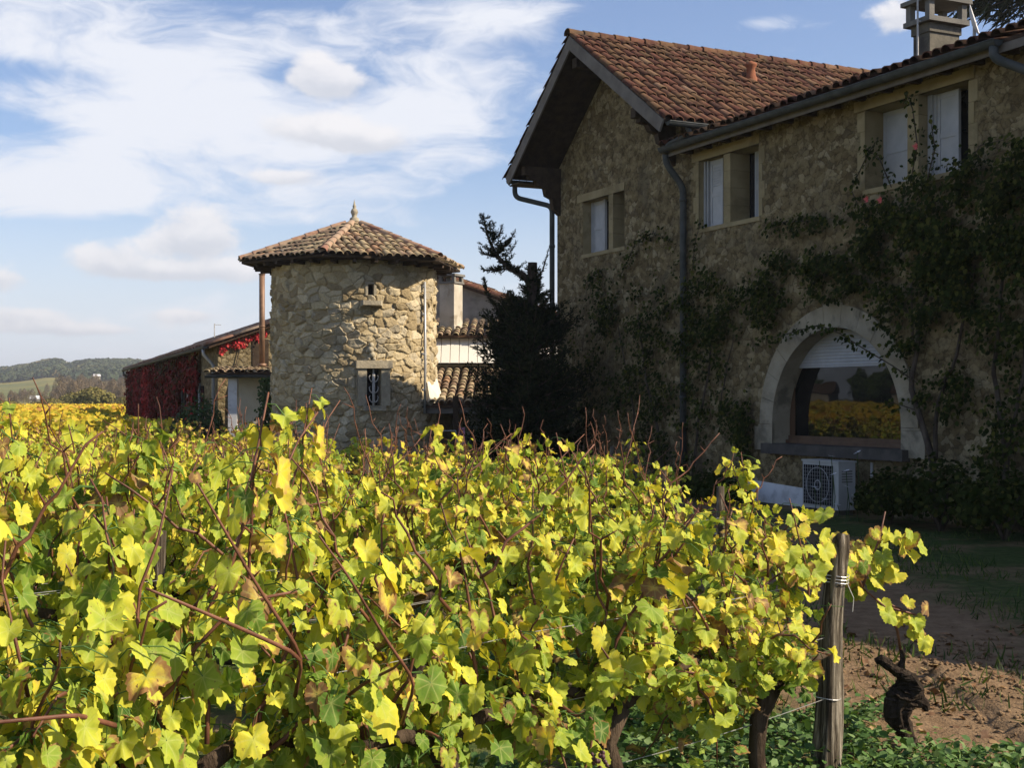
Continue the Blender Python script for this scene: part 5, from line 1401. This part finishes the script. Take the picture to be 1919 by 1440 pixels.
# the gnarled last vine gets its own stump and few leaves
for c in list(ENDVINE.children): bpy.data.objects.remove(c, do_unlink=True)
ENDVINE.location = (1.98, 6.62, 0); ENDVINE.rotation_euler = (0, 0, 0); ENDVINE.scale = (1, 1, 1)
g = np.random.default_rng(77)
b = MB(); P = np.array([(.06, 0, -.04), (.03, 0, .05), (-.02, 0, .13), (-.035, .0, .20), (.0, 0, .265), (.045, 0, .32), (.01, 0, .375), (-.055, 0, .41), (-.10, 0, .445)])
tt = np.linspace(0, 8, 48); Q = np.stack([np.interp(tt, range(9), P[:, c]) for c in range(3)], 1)
for _ in range(3): Q[1:-1] = (Q[:-2] + 2 * Q[1:-1] + Q[2:]) / 4
rq = np.interp(tt, range(9), [.030, .036, .050, .060, .066, .062, .050, .036, .022]); seg = 16; v = []
for q in range(48):
    a = np.arange(seg) * 2 * math.pi / seg; tw_ = q * .11
    rr = rq[q] * (1 + .16 * np.sin(2 * a + tw_) + .10 * np.sin(5 * a - tw_ * 1.5) + .07 * np.sin(9 * a + tw_ * 2) + g.normal(0, .09, seg))
    v.append(Q[q] + np.stack([rr * np.cos(a), rr * np.sin(a), .35 * rr * np.cos(a) * (-.6 if 18 < q < 34 else .4)], 1))
b = MB(); b.add(np.concatenate(v), [(i * seg + j, i * seg + (j + 1) % seg, (i + 1) * seg + (j + 1) % seg, (i + 1) * seg + j) for i in range(47) for j in range(seg)] + [tuple(47 * seg + j for j in range(seg))])
b.tube([(.03, 0, .27), (.085, 0, .235), (.115, .01, .22), (.125, .01, .19)], [.045, .036, .028, .016], 9); b.tube([(-.07, 0, .42), (-.115, 0, .45), (-.14, 0, .44)], [.03, .026, .016], 8); b.tube([(-.02, 0, .39), (0, 0, .45), (-.01, 0, .50)], [.022, .014, .010], 8)
b.build('trunk', M['old_bark'], ENDVINE)
canes_ = [[(-.01, 0, .48), (-.03, 0, .60), (-.10, -.03, .72), (-.22, -.05, .82), (-.28, -.05, .95)], [(-.10, -.02, .72), (-.02, -.02, .70), (.05, 0, .68), (.10, 0, .66)], [(-.22, -.05, .82), (-.16, 0, .95), (-.12, 0, 1.06), (-.09, 0, 1.2)], [(-.1, 0, .74), (.0, 0, .70)], [(-.22, -.05, .82), (-.30, -.2, .93), (-.42, -.36, 1.0), (-.55, -.56, 1.04), (-.75, -.80, 1.02), (-.92, -1.0, .95)]]
LP, LT, LN, LS, LH = [], [], [], [], []
for c in canes_:
    b = MB(); b.tube(c, np.linspace(.008, .004, len(c)), 6); b.build('cane', M['cane'], ENDVINE, True)
for (x, y, z, n_) in ((.06, -.02, .64, 6), (.10, -.02, .56, 5), (-.06, -.02, .73, 3), (-.15, -.03, .96, 9), (-.19, -.02, .88, 8), (-.08, -.02, 1.06, 6), (-.02, 0, 1.02, 6), (-.20, 0, .78, 4), (-.10, 0, .9, 6), (-.42, -.35, 1.0, 9), (-.34, -.3, .92, 7), (-.30, -.25, 1.02, 6), (-.50, -.5, .95, 7), (-.62, -.72, 1.04, 9), (-.74, -.82, .96, 9), (-.82, -.92, 1.10, 8), (-.60, -.70, 1.14, 6), (-.90, -1.0, .88, 8), (-.70, -.80, .84, 5)):
    for q in range(n_):
        LP.append((x + g.normal(0, .05), y + g.normal(0, .04), z + g.normal(0, .05))); LN.append((g.normal(0, .5) + .2, -.7, .5 + g.normal(0, .3))); LT.append((g.normal(0, .4), -.2, -1)); LS.append(g.uniform(.04, .066)); LH.append(np.clip(g.normal(.55, .18), 0, 1))
LP, LN, LT, LS, LH = map(np.array, (LP, LN, LT, LS, LH))
cloud_obj('foliage', [leaves('vine', LP, LN, LT, LS, LH, g.uniform(.3, 1, len(LP)), g, .4, .3, .18)], M['vine_leaf'], ENDVINE, True)

# weathered end post, stakes, wires
b = MB(); zz_ = np.linspace(-.05, 1.14, 26); gp = np.random.default_rng(2)
pp = np.stack([-.035 + .075 * zz_ / 1.1 + .012 * np.sin(zz_ * 6), .01 * np.sin(zz_ * 4), zz_], 1); seg = 20; v = []
for q, p in enumerate(pp):
    a = np.arange(seg) * 2 * math.pi / seg; rr = (.066 - .022 * zz_[q]) * (1 + .12 * np.sin(a * 3 + 1) + .08 * np.sin(a * 7 + 2 + .3 * q / 5) + gp.normal(0, .012, seg))
    if q == 25: rr *= .8
    v.append(p + np.stack([rr * np.cos(a), rr * np.sin(a), gp.normal(0, .012, seg) if q == 25 else 0 * a], 1))
b.add(np.concatenate(v), [(i * seg + j, i * seg + (j + 1) % seg, (i + 1) * seg + (j + 1) % seg, (i + 1) * seg + j) for i in range(25) for j in range(seg)] + [tuple(25 * seg + j for j in range(seg))])
PST = empty('vineyard_post', (E0[0], E0[1], 0), 0, 'weathered split wooden end post of the front vine row', 'post')
b.build('timber', M['post'], PST, True)
b = MB()
for z in (.93, .945, .96, .40): a = np.linspace(0, 6.28, 14); xo = -.035 + .075 * z / 1.1; b.tube([(xo + .056 * math.cos(t), .056 * math.sin(t), z + .004 * math.sin(t * 2)) for t in a], .0022, 5)
b.tube([(.06, -.03, .95), (.10, -.03, .86), (.09, -.05, .80)], .002, 5); b.build('tie_wire', M['wire'], PST)


def stake(p, h, label, r=.032):
    b = MB(); g_ = np.random.default_rng(int(abs(p[0] * 100))); b.tube([(0, 0, -.05), (g_.normal(0, .01), 0, h * .5), (g_.normal(0, .015), 0, h)], [r, r * .95, r * .85], 9)
    rt = empty('vine_stake', (p[0], p[1], 0), 0, label, 'stake', 'stakes along the vine rows'); b.build('timber', M['post'], rt, True)
    b = MB(); b.tube([(-.05, 0, h * .72), (.05, -.01, h * .72)], .006, 5); b.build('wire_clip', M['wire'], rt)


for k in range(5):
    Ek = E0 + np.array((-.02, 2.97)) * k
    for s in (() if k == 0 else (0.0, 4.3, 8.6, 12.9)):
        p = Ek - ROW_R * s
        if p[1] < 1.2 or abs(p[0]) > .42 * p[1] + .8: continue
        stake(p, 1.12 + .05 * (k % 2), f'thin wooden stake in the {rowname[k]}, ' + ('at its right-hand end' if s == 0 else f'about {["three", "six", "four", "nine", "thirteen"][[3.2, 6.4, 4.3, 8.6, 12.9].index(s)]} paces in from the right'))
    for z, nm in ((.40, 'lowest'), (.68, 'second'), (.95, 'topmost')):
        a = Ek; e = Ek - ROW_R * (9.5 if k == 0 else 8 + 4 * k); m_ = [a * (1 - t) + e * t for t in np.linspace(0, 1, 30)]
        b = MB()
        for off in ((.02, -.02) if (z > .5 and k == 1) else (.0,)):
            b.tube([(q[0] - ROW_Q[0] * off, q[1] - ROW_Q[1] * off, z - .02 * abs(math.sin(i * .55)) + off * .4) for i, q in enumerate(m_)], .0015, 5)
        tag(b.build('trellis_wire', M['wire']), f'{nm} galvanised wire strung along the {rowname[k]} of vines', 'wire', 'trellis wires of the vine rows')

# a few long reddish canes lying across the front row, tied to the vines they grow from
b = MB(); gx = np.random.default_rng(6)
fr = [o for o in COL.objects if o.name.startswith('grapevine') and o.get('label', '').startswith('yellow-green')]
fr.sort(key=lambda o: -o.location.x)


def world_cane(o, pts, r0=.010):
    inv = (Matrix.LocRotScale(o.location, o.rotation_euler, o.scale)).inverted(); b = MB(); P = [tuple(inv @ Vector(p)) for p in pts]
    P = np.array(P); t = np.linspace(0, len(P) - 1, 18); Q = np.stack([np.interp(t, range(len(P)), P[:, c]) for c in range(3)], 1)
    Q[1:-1] = (Q[:-2] + Q[1:-1] * 2 + Q[2:]) / 4; b.tube(Q, np.linspace(r0, r0 * .45, 18), 7)
    for j in range(2, 17, 2): b.tube([Q[j] - (Q[j + 1] - Q[j]) * .08, Q[j] + (Q[j + 1] - Q[j]) * .08], r0 * 1.05 - .0004 * j * .8, 7)
    b.build('cane', M['cane'], o, True)


def rowp(s, off, z):  # s metres left of the end post, off towards the viewer
    q = E0 - ROW_R * s - ROW_Q * off; return (q[0], q[1], z)


world_cane(fr[3], [rowp(3.15, .24, .95), rowp(3.21, .36, 1.085), rowp(3.36, .37, 1.286), rowp(3.46, .36, 1.45), rowp(3.52, .34, 1.56)], .0058)
world_cane(fr[3], [rowp(3.15, .24, .95), rowp(3.21, .36, 1.085), rowp(3.44, .37, 1.20), rowp(3.58, .36, 1.27), rowp(3.66, .34, 1.31)], .0058)
world_cane(fr[2], [rowp(2.75, .22, .80), rowp(2.815, .36, .955), rowp(2.925, .36, 1.09), rowp(3.066, .37, 1.285), rowp(3.15, .35, 1.40)], .0058)
world_cane(fr[3], [rowp(3.72, .30, .98), rowp(3.85, .37, 1.04), rowp(4.0, .38, 1.055), rowp(4.25, .3, 1.06)], .0055)
fo_ = [c for c in fr[0].children if c.name.startswith(('foliage', 'petioles', 'cane'))]   # the vine beside the end post is clipped clear of the post
Mw = Matrix.LocRotScale(fr[0].location, fr[0].rotation_euler, fr[0].scale)
for c in fo_:
    c.data = c.data.copy(); bmx = bmesh.new(); bmx.from_mesh(c.data); dl_ = []
    nvl = 73 if c.name.startswith('foliage') else 0
    bmx.verts.ensure_lookup_table()
    def bad(co):
        w = Mw @ co; sr = (w.x - E0[0]) * .70711 + (w.y - E0[1]) * .70711
        return (w.x > E0[0] - .15 and w.z < .90) or sr > .08
    if nvl:
        for k in range(0, len(bmx.verts), nvl):
            if bad(bmx.verts[k].co) or bad(bmx.verts[min(k + 46, len(bmx.verts) - 1)].co) or bad(bmx.verts[min(k + 55, len(bmx.verts) - 1)].co): dl_ += [bmx.verts[q] for q in range(k, min(k + nvl, len(bmx.verts)))]
    else: dl_ = [v_ for v_ in bmx.verts if bad(v_.co)]
    bmesh.ops.delete(bmx, geom=dl_, context='VERTS'); bmx.to_mesh(c.data); bmx.free()
if len(fr) > 1:
    b = MB(); inv = (Matrix.LocRotScale(fr[1].location, fr[1].rotation_euler, fr[1].scale)).inverted()
    for q in range(14):
        c = inv @ Vector(rowp(1.95 + gx.normal(0, .022), .30 + gx.normal(0, .02), .58 - abs(gx.normal(0, .035)))); r = gx.uniform(.006, .009)
        b.lathe([(.0005, -r), (r * .7, -r * .7), (r, 0), (r * .7, r * .7), (.0005, r)], tuple(c), 8)
    b.build('grape_bunch', M['grape'], fr[1], True)

# the rest of the field: rows that read as one mass
gV = np.random.default_rng(55)
LPs = []
for k in range(-60, 150):
    o0 = E0 + ROW_Q * ROW_S * k
    s = np.arange(-130, 230, .5)
    p = o0[None] + ROW_R[None] * s[:, None] * -1 + 0
    X, Y = p[:, 0], p[:, 1]; d = np.hypot(X, Y)
    inview = (np.abs(X) < .40 * Y + 1.9)
    ok = (Y > 4) & (Y < 128) & (X > -190) & (X < np.interp(Y, [0, 18, 26, 40, 72, 78, 80, 200], [1.5, 1.5, -5.4, -11.5, -22.5, -24, -12, -12])) & (d > 4)
    ok &= ~(inview & (d < DMAX)); ok &= (X < -.2 * Y) & (k >= 0)
    for x, y, dd_ in zip(X[ok], Y[ok], d[ok]):
        n_ = int(np.clip(900 / dd_, 6, 26)) if x > -.5 * y - 2 else int(np.clip(500 / dd_, 4, 9))
        a = gV.uniform(-.25, .25, n_); w = gV.normal(0, .17, n_); zz_ = 1.22 - np.abs(gV.normal(0, .32, n_)); sz = np.full(n_, np.clip(.10 + dd_ * .0016, .11, .30))
        hb = vnoise(np.array([x * .12]), np.array([y * .12]), 3)[0]
        LPs.append(np.stack([x + ROW_R[0] * a + ROW_Q[0] * w, y + ROW_R[1] * a + ROW_Q[1] * w, np.maximum(zz_, .2) + .10 * (hb - .5), sz * gV.uniform(.7, 1.3, n_), np.clip(.38 + .35 * hb + .25 * (zz_ - .9) + gV.normal(0, .2, n_), 0, 1)], 1))
LPs = np.concatenate(LPs); n = len(LPs)
print('far vine leaves', n, 'individual vines', len(cands), 'dmax', DMAX)
fo = cloud_obj('vineyard_rows', [leaves('clump', LPs[:, :3], np.array((.3, -.5, .9)) + gV.normal(0, .6, (n, 3)), gV.normal(0, 1, (n, 3)), LPs[:, 3], LPs[:, 4], gV.uniform(0, 1, n), gV)], M['far_leaf'])
tag(fo, 'mass of yellow autumn vine rows filling the far field', 'vineyard', kind='stuff')

# ------------------------------------------------------------------ weeds, grass, fallen leaves
gw = np.random.default_rng(44)
n = 10000
X = gw.uniform(-2.5, 4.4, n); Y = gw.uniform(3.6, 9.5, n)
band = np.abs((X - Y) - (E0[0] - E0[1])) / 1.414
clump_ = fbm(X * 1.3, Y * 1.3, 9)
on = ((band < .75) & (clump_ > .36) & (X < 2.2)) | ((Y < 6.9 - .42 * (X - 1.4) + .5 * (clump_ - .5)) & (X > .6) & (clump_ > .34)) | ((X < 1.4) & (clump_ > .5))
X, Y = X[on], Y[on]; sets = []
rep = 9
Xr, Yr = np.repeat(X, rep) + gw.normal(0, .035, len(X) * rep), np.repeat(Y, rep) + gw.normal(0, .035, len(X) * rep)
hgt = np.repeat(gw.uniform(.02, .16, len(X)), rep) * gw.uniform(.4, 1.1, len(Xr))
m_ = len(Xr)
sets.append(leaves('oval', np.stack([Xr, Yr, soil_z(Xr, Yr) + hgt], 1), np.array((0, 0, 1.)) + gw.normal(0, .5, (m_, 3)), gw.normal(0, 1, (m_, 3)), gw.uniform(.022, .06, m_), np.clip(np.repeat(gw.uniform(0, 1, len(X)), rep) + gw.normal(0, .15, m_), 0, 1), gw.uniform(0, 1, m_), gw))
tag(cloud_obj('weeds', sets, M['weed_leaf']), 'low leafy green weeds under the front vine row and post', 'weeds', kind='stuff')
n = 60000
X = gw.uniform(-7, 9, n); Y = gw.uniform(4, 24, n)
cl = fbm(X * .9, Y * .9, 19)
pathd = np.abs(X - 2.75)
on = (cl > .47) & ((pathd > .9 + .9 * (cl - .5)) | (cl > .62)) & (Y < 21 + (5 - X) * .45)
on |= (np.hypot((X - 3.25) / .45, (Y - 8.1) / .22) < 1)
X, Y = X[on], Y[on]; m_ = len(X)
tag(cloud_obj('grass', [leaves('blade', np.stack([X, Y, soil_z(X, Y)], 1), gw.normal(0, 1, (m_, 3)) + np.array((0, 0, .2)), np.array((0, 0, 1.)) + gw.normal(0, .38, (m_, 3)), gw.uniform(.04, .13, m_), gw.uniform(0, 1, m_), gw.uniform(0, 1, m_), gw)], M['grass']), 'short rough grass between the vines and the house', 'grass', kind='stuff')
n = 900; X = gw.uniform(-1, 4.5, n); Y = gw.uniform(4.5, 10, n)
tag(cloud_obj('fallen_leaves', [leaves('vine_mid', np.stack([X, Y, soil_z(X, Y) + .012], 1), np.array((0, 0, 1.)) + gw.normal(0, .35, (n, 3)), gw.normal(0, 1, (n, 3)), gw.uniform(.012, .05, n), gw.uniform(0, 1, n), gw.uniform(0, 1, n), gw, .5, .5, .2)], M['dry_leaf']), 'dry brown vine leaves and crumbs fallen on the bare soil', 'fallen leaves', kind='stuff')
n = 2600; X = np.clip(gw.normal(2.0, 1.1, n), -1, 5); Y = gw.uniform(5.2, 9.5, n)
V_ = []; b = MB(); sz = gw.uniform(.006, .026, n) * np.where(gw.uniform(0, 1, n) < .08, 1.7, 1)
octv = np.array([(1, 0, 0), (0, 1, 0), (-1, 0, 0), (0, -1, 0), (0, 0, .8), (0, 0, -.8)]); octf = np.array([(0, 1, 4), (1, 2, 4), (2, 3, 4), (3, 0, 4), (1, 0, 5), (2, 1, 5), (3, 2, 5), (0, 3, 5)])
V = (octv[None] * gw.uniform(.6, 1.3, (n, 6, 1)) * sz[:, None, None]) + np.stack([X, Y, soil_z(X, Y) + .004], 1)[:, None]
F = octf[None] + (np.arange(n) * 6)[:, None, None]
tag(mesh_obj('soil_clods', bpy.data.meshes.new('soil_clods'), V.reshape(-1, 3), F.reshape(-1, 3), None, M['ground']), 'small clods of brown soil scattered on the wheel track', 'soil', kind='stuff')

# ------------------------------------------------------------------ far trees and scrub
gT2 = np.random.default_rng(66)


def px_at(px, Y): return (px - 960) / 2450 * Y


# wood on the hills
n = 5200; Y = 700 + 360 * gT2.uniform(0, 1, n) ** .8; px = gT2.uniform(-90, 330, n); X = px_at(px, Y)
on = ~((np.abs(px - 40) < 82) & (Y < 770)) & (np.abs(px - 119) > 3.0 * (Y > 930)); X, Y, px = X[on], Y[on], px[on]
Z = hill_z(X, Y); sets = []
rep = 26; m_ = len(X) * rep; rd = rand_dirs(m_, gT2); rd[:, 2] = np.abs(rd[:, 2]) * .8
ts = np.repeat(gT2.uniform(2.2, 4.2, len(X)), rep); base = np.repeat(np.stack([X, Y, Z], 1), rep, 0)
P = base + rd * ts[:, None] + np.array((0, 0, 1.5)); hue = np.clip(np.repeat(np.clip(fbm(X / 40, Y / 90, 8) * 1.4 - .3 + gT2.normal(0, .18, len(X)), 0, 1), rep) + gT2.normal(0, .08, m_), 0, 1)
sets.append(leaves('clump', P, rd + gT2.normal(0, .4, (m_, 3)), gT2.normal(0, 1, (m_, 3)), gT2.uniform(1.2, 2.4, m_), hue, gT2.uniform(0, 1, m_), gT2))
tag(cloud_obj('wooded_hillside', sets, M['hill_leaf']), 'far-off mixed wood covering the hills on the horizon', 'wood', kind='stuff')
b = MB(); cxp, cyp = px_at(115, 985), 985.
for k in range(7): b.box((cxp - 5 + k * 1.7, cyp - 1 - k * .3, hill_z(np.array([cxp]), np.array([cyp]))[0] - 2), (cxp - 3.2 + k * 1.7, cyp + 3, hill_z(np.array([cxp]), np.array([cyp]))[0] + 4.6 - abs(k - 2) * .8))
tag(b.build('cliff', M['cream_wall']), 'small pale cliff face at the notch in the hill crest', 'cliff')
for (px_, py_, Yd, w_, lab) in ((67, 744, 420, 3.4, 'tiny white-roofed hut among the brown scrub'), (182, 703, 640, 3.2, 'small pale house half hidden on the wooded slope')):
    xc = px_at(px_, Yd); zc = (748 - py_) / 2450 * Yd + 1.77; hz_ = hill_z(np.array([xc]), np.array([float(Yd)]))[0]
    rt = empty('cottage', (xc, Yd, hz_ - .5), .3, lab, 'house'); zt = zc - hz_ + .5
    b = MB(); b.box((-w_ / 2, 0, 0), (w_ / 2, w_ * .8, zt - .7)); b.build('wall', M['cream_wall'], rt)
    b = MB(); b.add([(-w_ / 2 - .3, -.3, zt - .7), (w_ / 2 + .3, -.3, zt - .7), (w_ / 2 + .3, w_ * .8 + .3, zt - .7), (-w_ / 2 - .3, w_ * .8 + .3, zt - .7), (-w_ / 2, w_ * .4, zt + .4), (w_ / 2, w_ * .4, zt + .4)], [(0, 1, 5, 4), (2, 3, 4, 5), (1, 2, 5), (3, 0, 4)]); b.build('roof', M['white_wall'], rt)


def far_tree(name, h, wr, mat, n, seed, size, bare=False, label='', cat='tree', group=''):
    g = np.random.default_rng(seed); rt = empty(name, label=label, cat=cat, group=group)
    b = MB(); b.tube([(0, 0, -.5), (.1, 0, h * .4), (0, .1, h * .85)], [.03 * h * .6, .02 * h * .6, .006 * h], 7)
    for k in range(6):
        a = g.uniform(0, 6.28); z = h * g.uniform(.3, .7); b.tube([(0, 0, z), (math.cos(a) * wr * .5, math.sin(a) * wr * .5, z + h * .14), (math.cos(a) * wr * .8, math.sin(a) * wr * .8, z + h * .26)], [.010 * h, .006 * h, .002 * h], 5)
    b.build('trunk', M['trunk'] if not bare else M['bare_twig'], rt)
    d = rand_dirs(n, g); r = g.uniform(.2, 1, n) ** .4; lump = .7 + .6 * fbm(d[:, 0] * 2 + 5, d[:, 1] * 2 + d[:, 2] * 2, seed)
    z = h * (.55 + .43 * d[:, 2] * r); taper = np.clip(1.25 - np.abs(z / h - .5) * 1.3, .2, 1)
    P = np.stack([d[:, 0] * wr * r * lump * taper, d[:, 1] * wr * r * lump * taper, np.clip(z, h * .12, None)], 1)
    if bare: L = leaves('blade', P, d + g.normal(0, .4, (n, 3)), np.array((0, 0, .9)) + d * .7 + g.normal(0, .4, (n, 3)), g.uniform(size, size * 2, n), g.uniform(0, 1, n), g.uniform(0, 1, n), g)
    else: L = leaves('clump', P, d + g.normal(0, .5, (n, 3)), g.normal(0, 1, (n, 3)), g.uniform(size * .6, size * 1.3, n), np.clip(.5 * (d[:, 2] * .3 + 1) * lump + g.normal(0, .15, n), 0, 1), g.uniform(0, 1, n), g)
    cloud_obj('crown', [L], mat, rt)
    return rt


LB = 'slender bare brown tree in the thicket below the wooded hills'; GB = 'bare brown trees below the hills'
LS_ = 'rounded olive scrub bush in the line beyond the vine field'; GS = 'scrub bushes beyond the vine field'
pb = [far_tree('bare_tree', 10.5 + k * 1.2, 2.6 + .3 * k, M['bare_twig'], 1500, 80 + k, .6, True, LB, 'tree', GB) for k in range(3)]
ps = [far_tree('scrub_bush', 3.4 + k * .5, 2.6, M['scrub_leaf'], 2200, 90 + k, .26, False, LS_, 'bush', GS) for k in range(3)]
first = {}
for k in range(130):
    Y = gT2.uniform(300, 520); px = gT2.uniform(-40, 300) if k % 3 else gT2.uniform(95, 270)
    sc_ = gT2.uniform(.40, .68) * (1.0 if px > 110 else .55); src = pb[k % 3]
    loc = (px_at(px, Y), Y, max(-.4, hill_z(np.array([px_at(px, Y)]), np.array([Y]))[0]) - .3)
    if src.name not in first: first[src.name] = 1; o = src; o.location = loc; o.scale = (sc_,) * 3
    else: o = copy_tree(src, loc, gT2.uniform(0, 6), (sc_,) * 3)
for k in range(60):
    Y = gT2.uniform(145, 215); px = gT2.uniform(-30, 280); src = ps[k % 3]
    sc_ = gT2.uniform(.30, .55) * (1.5 if abs(px - 158) < 22 else 1) * (.85 if px < 60 else 1)
    loc = (px_at(px, Y), Y, -.3)
    if src.name not in first: first[src.name] = 1; o = src; o.location = loc; o.scale = (sc_ * 1.2, sc_ * 1.2, sc_)
    else: o = copy_tree(src, loc, gT2.uniform(0, 6), (sc_ * 1.2, sc_ * 1.2, sc_))

# trees and pale houses across the field, mirrored in the arched window
LT_ = 'dark tree beyond the left edge of the field, mirrored in the arched window'
pt = [far_tree('dark_tree', 11 + 4 * k, 3.6 - k * .9, M['bush_leaf'], 900, 110 + k, 1.0, False, LT_, 'tree', 'trees across the field') for k in range(2)]
for k in range(40):
    t = k / 39; base = np.array((-205 - 10 * math.sin(k), 40 + 150 * t)) + gT2.normal(0, 4, 2); src = pt[1 if k % 5 == 0 else 0]; sc_ = gT2.uniform(.55, 1.0)
    if src.name not in first: first[src.name] = 1; o = src; o.location = (base[0], base[1], -.2); o.scale = (sc_,) * 3
    else: o = copy_tree(src, (base[0], base[1], -.2), gT2.uniform(0, 6), (sc_,) * 3)
for k, (x, y) in enumerate(((-186, 96), (-190, 122), (-188, 150))):
    rt = empty('cottage', (x, y, 0), R(80), 'pale tiled cottage across the field, ' + ['nearest the viewer', 'between two others', 'farthest along the row'][k] + ', mirrored in the window', 'house')
    b = MB(); b.box((-6, 0, 0), (6, 7, 2.8)); b.build('wall', M['render_grey'], rt)
    b = MB(); b.add([(-6.4, -.4, 2.8), (6.4, -.4, 2.8), (6.4, 7.4, 2.8), (-6.4, 7.4, 2.8), (-6.4, 3.5, 4.6), (6.4, 3.5, 4.6)], [(0, 1, 5, 4), (2, 3, 4, 5), (1, 2, 5), (3, 0, 4)]); b.build('roof', M['under_tile'], rt)

# ------------------------------------------------------------------ thin autumn haze
m, n = new_mat('haze_air')
pv = n.n('ShaderNodeVolumePrincipled', {'Color': (.86, .90, .96), 'Density': .00030, 'Anisotropy': .2})
o_ = n.n('ShaderNodeOutputMaterial'); m.node_tree.links.new(pv.outputs[0], o_.inputs['Volume'])
b = MB(); b.box((-3050, -450, -1.0), (3050, 5050, 90))
tag(b.build('haze', m), 'thin pale haze over the whole valley', 'haze', kind='stuff')
